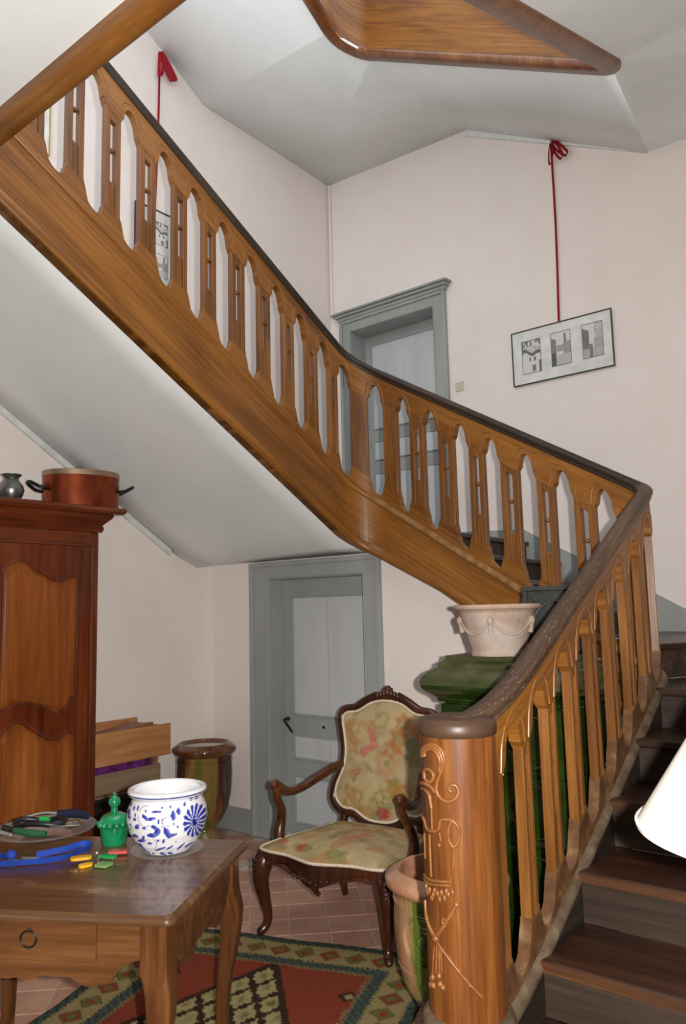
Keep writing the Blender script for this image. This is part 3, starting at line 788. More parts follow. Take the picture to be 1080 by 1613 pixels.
bk = [Vector((XR-.002, YB2-.002, 4.86)), Vector((-1.63, YB2-.002, 4.935)), Vector((-3.15, YB2-.002, 5.78)), Vector((XL+.002, YB2-.002, 5.865))]
lw = [Vector((XL+.002, 4.07, 5.90)), Vector((XL+.002, 3.4, 6.26)), Vector((XL+.002, 1.45, 7.4))]
def patch(pts): sf.add(pts, [tuple(range(len(pts)))])
def tri(*p): sf.add(list(p), [(0, 1, 2)])
sfa = MB()
sfa.add([A_[0], A_[1], Vector((XR-.002, 3.6, 4.3)), Vector((XR-.002, 1.45, 3.72))], [(0, 1, 2, 3)])
sfa.add([A_[1], bk[1], bk[0], Vector((XR-.002, 3.6, 4.3))], [(0, 1, 2, 3)])
sfa.build('soffit', 'plaster', upst, world=True).modifiers.new('solid', 'SOLIDIFY').thickness = .012
tri(A_[1], Ks[0], bk[1])
patch([Ks[0], Ks[2], bk[2], bk[1]])
MIDP = Vector((-3.95, 4.95, 5.80))
tri(Ks[2], bk[2], MIDP); tri(bk[2], bk[3], MIDP); tri(bk[3], lw[0], MIDP); tri(lw[0], Cs[0], MIDP); tri(Cs[0], Ks[2], MIDP)
patch([Cs[0], Cs[1], lw[2], lw[0]])
so = sf.build('soffit', 'plaster', upst, world=True, label='white plaster soffit')
import bmesh
bm = bmesh.new(); bm.from_mesh(so.data); bmesh.ops.remove_doubles(bm, verts=bm.verts, dist=.002); bmesh.ops.recalc_face_normals(bm, faces=bm.faces); bm.to_mesh(so.data); bm.free(); so.data.shade_smooth(); so.data.set_sharp_from_angle(angle=R(32))
so.modifiers.new('solid', 'SOLIDIFY').thickness = .012

# ------------------------------------------------------------------ armoire
AX = -4.1
arm = thing('armoire', 'tall cherry wood armoire with shaped panel doors against the left wall', 'armoire', (AX, 1.45, 0))
A0, A1, AT = 1.33, 2.70, 2.10
MB().box(-4.68, AX-.03, A0, A1-.005, .06, AT).build('carcass', 'cherry', arm, world=True, bevel=.004)
MB().box(AX-.03, AX, A1-.05, A1, .06, AT).build('corner_post', 'cherry', arm, world=True, bevel=.012, bseg=3)
MB().box(AX-.03, AX, A0, A0+.05, .06, AT).build('corner_post', 'cherry', arm, world=True, bevel=.012, bseg=3)
MB().box(AX-.032, AX-.004, A0+.05, A1-.05, 2.02, AT).build('frieze', 'cherryh', arm, world=True, bevel=.003)
# cornice: stepped profile swept around front and side
cp = [(0, 2.10), (.012, 2.10), (.02, 2.125), (.012, 2.14), (.03, 2.16), (.055, 2.185), (.06, 2.20), (.10, 2.205), (.115, 2.22), (.112, 2.24), (.10, 2.245), (0, 2.245)]
co = MB(); n = len(cp)
loopc = [(-4.68, A0, -0.0, -1), (AX, A0, 1, -1), (AX, A1, 1, 1), (-4.68, A1, 0, 1)]
for (x, y, dx, dy) in loopc:
    for o, z in cp: co.v.append(Vector((x+dx*o, y+dy*o, z)))
for i in range(3):
    for k in range(n): co.f.append((i*n+k, (i+1)*n+k, (i+1)*n+(k+1) % n, i*n+(k+1) % n))
co.f.append(tuple(range(n))); co.f.append(tuple(range(3*n, 4*n))[::-1])
co.build('cornice', 'cherryh', arm, smooth=True, world=True, angle=35)
MB().box(-4.68, AX, A0, A1, 2.2, 2.243).build('top_board', 'cherryh', arm, world=True)
MB().box(AX-.035, AX-.005, A0+.05, A1-.05, .06, .2).build('base_rail', 'cherryh', arm, world=True, bevel=.003)
for y0 in (A0, A1-.09): 
    MB().box(AX-.09, AX, y0, y0+.09, 0, .08).build('foot', 'cherry', arm, world=True, bevel=.015)
    MB().box(-4.68, -4.59, y0, y0+.09, 0, .08).build('foot', 'cherry', arm, world=True, bevel=.015)
# doors: frame polygon with shaped openings is made of strips; panel raised inside
def top_curve(t): # t 0..1 across, shaped head: high hump at outer third, dip, shoulder
    return .055*math.exp(-((t-.24)/.17)**2) - .055*math.exp(-((t-.72)/.2)**2) - (.02 if t > .93 or t < .04 else 0)
def bot_curve(t):
    return .03*math.exp(-((t-.3)/.2)**2) - .05*math.exp(-((t-.74)/.13)**2) + (.035 if t > .92 else 0)
def cdoor(y0, y1, flip):
    d = MB()
    st_ = .085; a, b = y0+st_, y1-st_; x1 = AX-.002; x0 = AX-.03
    def T(y):
        t = (y-a)/(b-a); return 1-t if flip else t
    Ys = frange(a, b, .012)
    cols = lambda fl, fh: [d.prism([(x1, p, fl(p)), (x1, q, fl(q)), (x1, q, fh(q)), (x1, p, fh(p))], (x0-x1, 0, 0)) for p, q in zip(Ys, Ys[1:])]
    d.box(x0, x1, y0, a, .21, 2.015); d.box(x0, x1, b, y1, .21, 2.015)
    up0 = lambda y: 1.115+bot_curve(T(y)); up1 = lambda y: 1.865+top_curve(T(y))
    lo0 = lambda y: .31; lo1 = lambda y: .985+top_curve(T(y))*1.1
    cols(up1, lambda y: 2.015); cols(lo1, up0); cols(lambda y: .21, lo0)
    dd = d.build('door', 'cherry', arm, world=True)
    for f0, f1 in ((up0, up1), (lo0, lo1)):
        p = MB()
        for u, v in zip(Ys, Ys[1:]):
            p.add([(AX-.022, u, f0(u)), (AX-.022, v, f0(v)), (AX-.022, v, f1(v)), (AX-.022, u, f1(u))], [(0, 1, 2, 3)])
        iv = TM[arm.name]; p.v = [iv @ q for q in p.v]; p.build('panel', 'cherrypanel', dd)
        # raised field, slightly inset
        p = MB(); g = .035; Y2 = frange(a+g, b-g, .012)
        def sc(y): return a+(y-a-g)*(b-a)/(b-a-2*g)
        for u, v in zip(Y2, Y2[1:]):
            p.prism([(AX-.012, u, f0(sc(u))+g), (AX-.012, v, f0(sc(v))+g), (AX-.012, v, f1(sc(v))-g), (AX-.012, u, f1(sc(u))-g)], (-.012, 0, 0))
        p.v = [iv @ q for q in p.v]; p.build('panel', 'cherrypanel', dd)
        # moulding round the opening
        pts = [(AX-.006, y, f0(y)) for y in Ys] + [(AX-.006, y, f1(y)) for y in Ys[::-1]]
        mo = MB().tube(pts, .009, 8, 1, closed=True); mo.v = [iv @ q for q in mo.v]; mo.build('panel_moulding', 'cherry', dd, smooth=True)
        pts = [(AX-.002, y, f0(y)-.012) for y in Ys] + [(AX-.002, y, f1(y)+.012) for y in Ys[::-1]]
        mo = MB().tube(pts, .005, 8, 1, closed=True); mo.v = [iv @ q for q in mo.v]; mo.build('panel_moulding', 'cherry', dd, smooth=True)
    return dd
cdoor(2.018, A1-.052, False); cdoor(A0+.052, 2.012, True)
hg = MB().tube([(AX+.002, A1-.05, .3), (AX+.002, A1-.05, 2.0)], .009, 8, 1); hg.build('hinge_bead', 'cherry', arm, smooth=True, world=True)
fm = MB().tube([(AX, A0+.05, 2.018), (AX, A1-.05, 2.018)], .007, 8, 1); fm.build('frieze_moulding', 'cherryh', arm, smooth=True, world=True)

# copper pan on top
PSC = 1.15
pan = thing('copper_pan', 'oval two-handled copper pan on top of the armoire', 'pan', (-4.30, 2.70, 2.245), R(70))
pp = [(.001, 0), (.185, 0), (.2, .012), (.2, .2), (.192, .2), (.192, .018), (.001, .018)]
MB().lathe([(r_, z) for r_, z in pp[:4]]+[(.193, .2), (.193, .02), (.001, .02)], 40, (0, 0, 0), 1.12, .78).build('pan_body', 'copper', pan, smooth=True)
MB().lathe([(.2015, .175), (.2015, .2), (.199, .202), (.192, .202), (.1915, .175)], 40, (0, 0, 0), 1.12, .78).build('pan_rim', 'tin', pan, smooth=True, label='tin-lined rim')
for sx in (-1, 1):
    x = sx*.224
    hd = MB().tube([(x*.985, -.07, .105), (x+sx*.03, -.072, .112), (x+sx*.075, -.045, .135), (x+sx*.085, 0, .14), (x+sx*.075, .045, .135), (x+sx*.03, .072, .112), (x*.985, .07, .105)], .009, 8, 4)
    hd.ball((x*.98, -.07, .105), .017, 8, .6); hd.ball((x*.98, .07, .105), .017, 8, .6)
    hd.build('pan_handle', 'blackmetal', pan, smooth=True)
pan.scale = (1.02, 1.02, 1.22)
vz = thing('pewter_vase', 'small pewter vase beside the copper pan on the armoire', 'vase', (-4.30, 2.245, 2.245))
MB().lathe([(.001, 0), (.045, 0), (.047, .008), (.04, .016), (.052, .035), (.066, .065), (.07, .09), (.064, .118), (.046, .142), (.038, .155), (.042, .168), (.055, .178), (.056, .182), (.05, .18), (.034, .155), (.03, .14), (.001, .1)], 36).build('vase_body', 'pewter', vz, smooth=True)
MB().lathe([(.0705, .084), (.072, .09), (.0705, .096)], 36).build('vase_band', 'pewter', vz, smooth=True)

# ------------------------------------------------------------------ crate and black box beside the armoire
MB_ch = thing('black_box', 'black box under the pine crate beside the armoire', 'chest', (-4.47, 3.05, 0))  # plain black box filling the space below the crate
MB().box(-4.66, -4.29, 2.76, 3.30, .03, .46).build('box_body', 'boxblack', MB_ch, world=True, bevel=.006)
MB().box(-4.68, -4.27, 2.74, 3.32, .46, .495).build('box_lid', 'boxblack', MB_ch, world=True, bevel=.008)
for xx in (-4.64, -4.35):
    for yy in (2.78, 3.24): MB().box(xx, xx+.05, yy, yy+.05, 0, .03).build('foot', 'boxblack', MB_ch, world=True)
cr = thing('pine_crate', 'open pine crate of wide boards stacked beside the armoire', 'crate', (-4.47, 3.05, .495))
MB().box(-4.65, -4.29, 2.76, 3.31, .495, .51).build('bottom_board', 'cratedark', cr, world=True)
MB().box(-4.30, -4.285, 2.755, 3.305, .515, .64).build('side_board', 'cratedark', cr, world=True, bevel=.003)
MB().box(-4.30, -4.282, 2.755, 3.385, .685, .885).build('side_board', 'crate', cr, world=True, bevel=.003)
MB().box(-4.66, -4.645, 2.755, 3.385, .515, .64).build('side_board', 'cratedark', cr, world=True, bevel=.003)
MB().box(-4.66, -4.645, 2.755, 3.385, .685, .90).build('side_board', 'crate', cr, world=True, bevel=.003)
MB().box(-4.645, -4.30, 3.285, 3.30, .51, .885).build('end_board', 'crate', cr, world=True, bevel=.003)
MB().box(-4.645, -4.30, 2.76, 2.775, .51, .885).build('end_board', 'cratedark', cr, world=True, bevel=.003)
for xx in (-4.64, -4.325): MB().box(xx, xx+.022, 3.26, 3.285, .51, .87).build('corner_batten', 'cratedark', cr, world=True)
pb = MB().box(-4.60, -4.31, 2.80, 3.26, .512, .70); po = pb.build('wrapped_parcel', 'purple', bevel=.02, bseg=3)
tag(po, 'purple wrapped parcel inside the pine crate, glimpsed between its boards', 'parcel')
lb = MB().box(-.15, .15, -.26, .26, -.008, .008); lo = lb.build('loose_board', 'lidboard', bevel=.003)
lo.location = (-4.47, 3.02, .85); lo.rotation_euler = (R(6), R(-6), R(4))
tag(lo, 'loose reddish board lying in the top of the pine crate', 'board')

# ------------------------------------------------------------------ glazed jars
def jar(name, label, loc, h, rmax, rz, body, rim, medallion, inner, plug=False):
    t = thing(name, label, 'jar', loc, rz, 'glazed garden jars')
    k = h/.72; q = rmax/.225
    prof = [(.001, 0), (.135, 0), (.14, .02), (.12, .05), (.085, .085), (.08, .105), (.09, .125), (.13, .17), (.17, .25), (.192, .36), (.2, .5), (.197, .6), (.2, .635)]
    MB().lathe([(r_*q, z*k) for r_, z in prof], 48).build('jar_body', body, t, smooth=True)
    rp_ = [(.2, .632), (.212, .640), (.225, .655), (.228, .675), (.222, .69), (.205, .70), (.192, .712), (.182, .718), (.174, .712), (.168, .68), (.17, .55), (.13, .3), (.001, .2)]
    MB().lathe([(r_*q, z*k) for r_, z in rp_], 48).build('jar_rim', rim, t, smooth=True)
    for z in (.33, .34, .595, .605):
        rr = .2 if z > .5 else .187
        MB().lathe([((rr-.004)*q, (z-.004)*k), ((rr+.001)*q, z*k), ((rr-.004)*q, (z+.004)*k)], 48).build('jar_band', body, t, smooth=True)
    if plug:
        MB().lathe([(.001, .700*k), (.165*q, .700*k), (.174*q, .71*k)], 40).build('jar_lid', rim, t, smooth=True)
    md = MB()
    for rr in (.085, .075, .05, .035):
        pts = []
        for a in range(28):
            an = 2*PI*a/28; th = rr*math.cos(an)/.198
            pts.append((math.cos(th)*.1985*q, math.sin(th)*.1985*q, (.48+rr*1.15*math.sin(an))*k))
        md.tube(pts, .004, 6, 1, closed=True)
    md.ball((.197*q, 0, .48*k), .022, 10)
    md.build('medallion', medallion, t, smooth=True)
    return t
jar('garden_jar', 'brown and green glazed jar by the wall corner beside the crate', (-4.43, 3.80, 0), .69, .225, R(-50), 'glaze', 'glazebrown', 'glaze', None, True)
jar('garden_jar', 'tan and green glazed jar standing between chair and newel post', (-1.70, 2.66, 0), .62, .235, R(-86), 'glazetan', 'glazepink', 'glazetan', None)

# ------------------------------------------------------------------ green tiled stove, urn, plaque
sx0, sx1, sy0, sy1 = -1.90, -1.33, 2.97, 3.40
stv = thing('tiled_stove', 'dark green glazed tile stove behind the balustrade', 'stove', ((sx0+sx1)/2, (sy0+sy1)/2, 0))
MB().box(sx0+.015, sx1-.015, sy0+.015, sy1-.015, .1, 1.2).build('stove_core', 'greenglaze', stv, world=True)
MB().box(sx0-.04, sx1+.03, sy0-.04, sy1+.02, 0, .1).build('stove_plinth', 'greendust', stv, world=True, bevel=.015)
for iz in range(4):
    z0 = .105+iz*.272
    for ix in range(2):
        wdt = (sx1-sx0)/2
        tt = MB().box(sx0+ix*wdt+.003, sx0+(ix+1)*wdt-.003, sy0, sy0+.02, z0, z0+.266).build('stove_tile', 'greenglaze', stv, world=True, bevel=.006)
        cxm = sx0+(ix+.5)*wdt
        rl = MB().tube([(cxm+.1*math.cos(a), sy0-.001, z0+.133+.1*math.sin(a)) for a in [2*PI*j/24 for j in range(24)]], .006, 6, 1, closed=True)
        rl.v = [TM[stv.name] @ p for p in rl.v]; rl.build('tile_relief', 'greenglaze', tt, smooth=True)
    for iy in range(2):
        dpt = (sy1-sy0)/2
        MB().box(sx1-.02, sx1, sy0+iy*dpt+.003, sy0+(iy+1)*dpt-.003, z0, z0+.266).build('stove_tile', 'greenglaze', stv, world=True, bevel=.006)
        MB().box(sx0, sx0+.02, sy0+iy*dpt+.003, sy0+(iy+1)*dpt-.003, z0, z0+.266).build('stove_tile', 'greenglaze', stv, world=True, bevel=.006)
def rect_loft(prof):
    mb = MB()
    for o, z in prof: mb.v += [Vector((sx0-o, sy0-o, z)), Vector((sx1+min(o, .05), sy0-o, z)), Vector((sx1+min(o, .05), sy1+o, z)), Vector((sx0-o, sy1+o, z))]
    for i in range(len(prof)-1):
        for k in range(4): mb.f.append((i*4+k, i*4+(k+1) % 4, (i+1)*4+(k+1) % 4, (i+1)*4+k))
    mb.f.append((3, 2, 1, 0)); mb.f.append(tuple(range(4*len(prof)-4, 4*len(prof)))); return mb
rect_loft([(0, 1.195), (.008, 1.20), (.008, 1.21), (.02, 1.222), (.045, 1.24), (.058, 1.255), (.06, 1.268)]).build('cornice', 'greenglaze', stv, world=True, smooth=True, angle=30)
rect_loft([(.062, 1.268), (.062, 1.285), (.055, 1.302), (.035, 1.325), (.01, 1.338), (.004, 1.342), (.002, 1.36), (-.02, 1.372), (-.022, 1.392)]).build('cornice', 'greendust', stv, world=True, smooth=True, angle=30)
urn = thing('terracotta_urn', 'pale terracotta urn with rope swags on the green stove', 'urn', (-1.66, 3.08, 1.392))
MB().lathe([(.001, 0), (.118, 0), (.121, .012), (.116, .022), (.118, .03), (.128, .06), (.145, .12), (.158, .165), (.162, .185), (.15, .19), (.1, .08), (.001, .05)], 44).build('urn_body', 'urn', urn, smooth=True)
MB().lathe([(.158, .18), (.166, .188), (.172, .196), (.186, .2), (.19, .208), (.187, .217), (.176, .219), (.162, .212), (.155, .185)], 44).build('urn_rim', 'urnrim', urn, smooth=True)
sw = MB()
for j in range(5):
    a0 = 2*PI*j/5; pts = []
    for k in range(13):
        t = k/12; an = a0+t*2*PI/5; z = .155-.062*math.sin(PI*t)**.8; rr = .118+(z-.03)*.31+.004
        pts.append((rr*math.cos(an), rr*math.sin(an), z))
    sw.tube(pts, .0065, 8, 2); sw.ball((.163*math.cos(a0), .163*math.sin(a0), .15), .014, 10, 1.4)
    sw.tube([(.163*math.cos(a0), .163*math.sin(a0), .14), (.152*math.cos(a0), .152*math.sin(a0), .10)], [.008, .011], 8, 1)
sw.build('urn_swag', 'urn', urn, smooth=True)
pq = thing('iron_plaque', 'dark cast iron relief plaque leaning behind the terracotta urn', 'plaque', (-1.50, 3.29, 1.395), R(8))
tilt = R(14)
def pqt(mb):
    M_ = Matrix.Rotation(-tilt, 4, 'X'); mb.v = [M_ @ p for p in mb.v]; return mb
pqt(MB().box(-.15, .15, 0, .012, 0, .30)).build('plate', 'iron', pq)
fr = MB(); g = .022
fr.box(-.15, .15, -.014, 0, .30-g, .30); fr.box(-.15, .15, -.014, 0, 0, g); fr.box(-.15, -.15+g, -.014, 0, g, .30-g); fr.box(.15-g, .15, -.014, 0, g, .30-g)
pqt(fr).build('plate_frame', 'iron', pq, bevel=.004)
rl = MB().tube([(.1*math.cos(PI*k/14), -.004, .12+.11*math.sin(PI*k/14)) for k in range(15)], .007, 6, 1)
rl.tube([(-.12, -.003, .26), (-.07, -.004, .2)], .006, 6, 1); rl.tube([(.12, -.003, .26), (.07, -.004, .2)], .006, 6, 1)
rl.ball((0, 0, .14), .04, 12, 1.2, 1, .3)
pqt(rl).build('plate_relief', 'iron', pq, smooth=True)

# ------------------------------------------------------------------ armchair
CO = Vector((-2.60, 2.945, .0105)); CR = R(7.2)
ch = thing('armchair', 'carved walnut armchair upholstered in faded floral tapestry', 'armchair', CO, CR)
def catmull_closed(P, m_=8):
    n = len(P); out = []
    P = [Vector(p) for p in P]
    for i in range(n):
        p0, p1, p2, p3 = P[(i-1) % n], P[i], P[(i+1) % n], P[(i+2) % n]
        for k in range(m_):
            t = k/m_; out.append(.5*((2*p1)+(p2-p0)*t+(2*p0-5*p1+4*p2-p3)*t*t+(3*p1-p0-3*p2+p3)*t**3))
    return out
# legs
def leg(pts, rad): return MB().tube(pts, rad, 12, 4)
for sx in (-1, 1):
    leg([(sx*.345, .045, .385), (sx*.36, .02, .33), (sx*.366, .01, .26), (sx*.355, .022, .17), (sx*.343, .035, .09), (sx*.347, .028, .04), (sx*.362, .005, .016), (sx*.366, -.006, .020)], [.046, .052, .042, .032, .024, .021, .021, .017]).build('leg', 'walnut', ch, smooth=True, angle=80)
    leg([(sx*.255, .585, .40), (sx*.26, .595, .30), (sx*.262, .60, .18), (sx*.268, .63, .07), (sx*.272, .65, .012)], [.032, .03, .024, .02, .018]).build('leg', 'walnut', ch, smooth=True, angle=80)
    # knee carving
    kc = MB()
    for j, (dz, r_) in enumerate(((.355, .016), (.335, .014), (.315, .011), (.298, .008))): kc.ball((sx*(.366+.012), -.022-.002*j, dz), r_, 8, 1.0)
    kc.build('knee_carving', 'walnut', ch, smooth=True)
# seat outline (plan)
so_ = [(-.375, .02), (-.30, -.012), (-.18, -.02), (-.06, -.06), (0, -.072), (.06, -.06), (.18, -.02), (.30, -.012), (.375, .02), (.385, .10), (.355, .28), (.30, .50), (.27, .60), (0, .625), (-.27, .60), (-.30, .50), (-.355, .28), (-.385, .10)]
SO = catmull_closed([(x, y, 0) for x, y in so_], 8)
# seat rail with shaped lower edge on the front
def rail_low(p):
    if p.y < .12:
        t = abs(p.x)
        return .335-.045*math.exp(-(t/.10)**2)-.0*t + .02*math.exp(-((t-.22)/.07)**2)
    return .335
rl_ = MB(); n = len(SO)
ringz = []
for p in SO:
    c = Vector((0, .28, 0)); d = (p-c); 
    ringz.append([Vector((p.x*.955, c.y+d.y*.955, rail_low(p))), Vector((p.x, p.y, rail_low(p)+.004)), Vector((p.x*1.012, c.y+d.y*1.012, .375)), Vector((p.x*1.0, c.y+d.y*1.0, .405)), Vector((p.x*.94, c.y+d.y*.94, .405))])
for rr in ringz: rl_.v += rr
for i in range(n):
    j = (i+1) % n
    for k in range(5): rl_.f.append((i*5+k, j*5+k, j*5+(k+1) % 5, i*5+(k+1) % 5))
rl_.build('seat_rail', 'walnut', ch, smooth=True, angle=50)
fc = MB()
for k in range(-4, 5): fc.ball((k*.028, -.075+.004*abs(k), .335-.012*math.cos(k*.4)+random.uniform(-.008, .008)), .016-.0014*abs(k), 8, .9)
fc.tube([(-.14, -.04, .335), (-.2, -.03, .352), (-.26, -.02, .358), (-.31, -.012, .35)], [.009, .007, .006, .004], 8, 3)
fc.tube([(.14, -.04, .335), (.2, -.03, .352), (.26, -.02, .358), (.31, -.012, .35)], [.009, .007, .006, .004], 8, 3)
fc.tube([(.0, -.06, .30), (.015, -.05, .275), (.03, -.045, .262)], [.016, .013, .009], 8, 3)
fc.build('rail_carving', 'walnut', ch, smooth=True)

def nz(p, s): return noise.noise(Vector((p[0]*s, p[1]*s, p[2]*s+3.1)))
OLIVE = (180, 160, 120); OLIVE2 = (162, 146, 106); TAN = (194, 170, 134)
def tap_base(p):
    a = nz(p, 7); b = nz(p, 19)
    c = mixc(OLIVE, OLIVE2, clamp(.5+a)); c = mixc(c, TAN, clamp(.3+b*.8)); 
    if nz((p[0]+5, p[1], p[2]), 11) > .28: c = mixc(c, (172, 122, 76), .55)
    if nz((p[0]-3, p[1], p[2]), 13) > .34: c = mixc(c, (122, 126, 84), .5)
    return c
def blobs(u, v, base, L):
    c = base
    for (bu, bv, r_, col, pet, amp, ring) in L:
        du, dv = u-bu, v-bv; d = math.hypot(du, dv); th = math.atan2(dv, du)
        rr = r_*(1+amp*.7*math.sin(pet*th+bu*40)+.35*nz((u, v, 1.7), 22))
        if d < rr:
            if ring and d < rr*ring: continue
            c = mixc(c, col, (.74 if d < rr*.8 else .45)*(.75+.5*nz((u, v, .3), 34)))
    return c
# cushion
N_R = 34
def domed(outline, centre, fz, name, mat, parent, fn):
    mb = MB(); n = len(outline); centre = Vector(centre)
    mb.v.append(fz(centre, 0.0))
    for i in range(1, N_R+1):
        t = i/N_R
        for p in outline: mb.v.append(fz(centre+(p-centre)*t, t))
    for k in range(n): mb.f.append((0, 1+k, 1+(k+1) % n))
    for i in range(N_R-1):
        for k in range(n):
            a = 1+i*n; b = a+n; mb.f.append((a+k, b+k, b+(k+1) % n, a+(k+1) % n))
    o = mb.build(name, mat, parent, smooth=True, angle=80); paint(o, fn); return o
SO2 = [Vector((p.x*.985, .28+(p.y-.28)*.985, 0)) for p in SO]
SO2 = [q for p, r_ in zip(SO2, SO2[1:]+SO2[:1]) for q in (p, (p+r_)/2)]
def seat_col(p):
    return blobs(p.x, p.y, tap_base(p), [(-.13, .035, .034, (170, 62, 56), 5, .25, 0), (-.265, .07, .03, (176, 84, 60), 3, .3, 0), (-.09, .03, .03, (116, 120, 70), 4, .4, 0), (.10, .02, .05, (126, 128, 74), 4, .35, 0),
        (.05, .27, .085, (176, 112, 84), 7, .25, .45), (.10, .24, .05, (184, 120, 92), 5, .3, .3), (-.05, .45, .06, (178, 112, 60), 6, .3, .5), (.17, .40, .07, (170, 112, 70), 5, .3, .6), (-.15, .28, .05, (166, 120, 80), 6, .3, .6), (.26, .28, .04, (150, 140, 96), 5, .3, 0), (-.28, .2, .04, (184, 150, 84), 4, .3, 0)])
domed(SO2, (0, .28, 0), lambda p, t: Vector((p.x, p.y, .405+.062*(1-t**3.2))), 'seat_cushion', 'tapestry', ch, seat_col)
br = MB().tube([(p.x*.996, .28+(p.y-.28)*.996, .407) for p in SO], .0075, 6, 1, closed=True); br.build('seat_braid', 'braid', ch, smooth=True)
# backrest in a tilted plane: local (x, h) -> point
TB = R(11)
def bk_pt(x, h, o=0.0): # h above seat back bottom, o outwards to the front
    return Vector((x, .60+h*math.sin(TB)-o*math.cos(TB), .43+h*math.cos(TB)+o*math.sin(TB)))
bo = [(0, .0), (.08, .008), (.17, .05), (.24, .055), (.295, .10), (.30, .17), (.262, .27), (.252, .36), (.27, .46), (.29, .54), (.27, .585), (.19, .60), (.11, .645), (.05, .662), (0, .665)]
BO2 = bo + [(-x, h) for x, h in bo[-2:0:-1]]
BO = catmull_closed([(x, h, 0) for x, h in BO2], 5)
MB().tube([bk_pt(p.x*1.04, .33+(p.y-.33)*1.04) for p in BO], .026, 10, 1, closed=True).build('back_frame', 'walnut', ch, smooth=True, angle=80)
MB().tube([bk_pt(p.x*.965, .33+(p.y-.33)*.965, .022) for p in BO], .007, 6, 1, closed=True).build('back_braid', 'braid', ch, smooth=True)
cr_ = MB()
for k in range(-3, 4): cr_.ball(bk_pt(k*.022, .70-.006*abs(k), .012), .024-.002*abs(k), 10, 1.0)
cr_.ball(bk_pt(0, .722, .012), .02, 10); cr_.ball(bk_pt(.02, .716, .012), .014, 8); cr_.ball(bk_pt(-.02, .716, .012), .014, 8)
for sx in (-1, 1): cr_.tube([bk_pt(sx*.07, .69, .01), bk_pt(sx*.13, .668, .012), bk_pt(sx*.2, .632, .01)], [.016, .011, .006], 8, 3)
cr_.build('crest_carving', 'walnut', ch, smooth=True)
for sx in (-1, 1): MB().tube([(sx*.25, .60, .38), (sx*.24, .608, .44), bk_pt(sx*.245, .08)], [.026, .024, .024], 10, 3).build('back_stile', 'walnut', ch, smooth=True)
BOp = [Vector((p.x*.97, .33+(p.y-.33)*.97, 0)) for p in BO]
BOp = [q for p, r_ in zip(BOp, BOp[1:]+BOp[:1]) for q in (p, (p+r_)/2)]
back_uv = {}
def back_f(p, t): return bk_pt(p.x, p.y, .018+.03*(1-t**2.5))
PINK = (190, 98, 92); RUST = (166, 104, 58); RED = (164, 48, 46)
def back_col(p):
    x = p.x; h = (p.z-.43)/math.cos(TB)
    return blobs(x, h, tap_base(p), [(-.075, .49, .03, PINK, 5, .15, 0), (-.06, .455, .028, PINK, 5, .15, 0), (-.055, .42, .03, PINK, 5, .15, 0), (-.085, .395, .026, PINK, 5, .15, 0), (-.11, .375, .026, PINK, 5, .15, 0), (-.055, .43, .011, (200, 140, 130), 5, .1, 0), (-.1, .385, .01, (200, 140, 130), 5, .1, 0),
        (-.15, .265, .026, (180, 84, 78), 2, .3, .3), (.04, .33, .08, (180, 132, 96), 8, .2, .45), (.05, .325, .02, (140, 128, 84), 5, .1, 0), (.10, .45, .06, RUST, 7, .35, .35), (.06, .40, .05, RUST, 5, .4, .4), (.12, .54, .05, RUST, 6, .35, .3), (.2, .51, .045, (184, 104, 76), 5, .3, 0),
        (.10, .19, .06, (158, 112, 46), 7, .3, 0), (.0, .14, .045, (128, 120, 60), 6, .3, .5), (.02, .065, .035, RED, 6, .3, 0), (.055, .07, .025, RED, 5, .3, 0), (.15, .17, .05, (180, 110, 84), 5, .3, .55), (-.17, .12, .07, (150, 118, 60), 4, .4, .6), (-.2, .40, .04, (176, 122, 72), 5, .35, .4), (-.19, .5, .05, (164, 130, 76), 5, .35, .4), (-.02, .55, .05, (150, 130, 80), 4, .4, .6), (.2, .36, .05, (132, 134, 92), 6, .3, .2), (.21, .25, .04, (150, 140, 104), 5, .3, .6)])
domed(BOp, (0, .33, 0), back_f, 'back_cushion', 'tapestry', ch, back_col)
# arms
for sx in (-1, 1):
    MB().tube([bk_pt(sx*.262, .30, .0), (sx*.28, .57, .71), (sx*.315, .45, .672), (sx*.355, .33, .632), (sx*.368, .23, .645), (sx*.372, .15, .69), (sx*.368, .125, .682)], [.022, .024, .024, .021, .023, .028, .02], 12, 4).build('arm', 'walnutarm', ch, smooth=True, angle=80)
    MB().tube([(sx*.37, .15, .68), (sx*.372, .165, .62), (sx*.378, .205, .56), (sx*.392, .225, .50), (sx*.398, .215, .44), (sx*.385, .20, .385)], [.02, .021, .023, .024, .028, .03], 12, 4).build('arm_support', 'walnutarm', ch, smooth=True, angle=80)

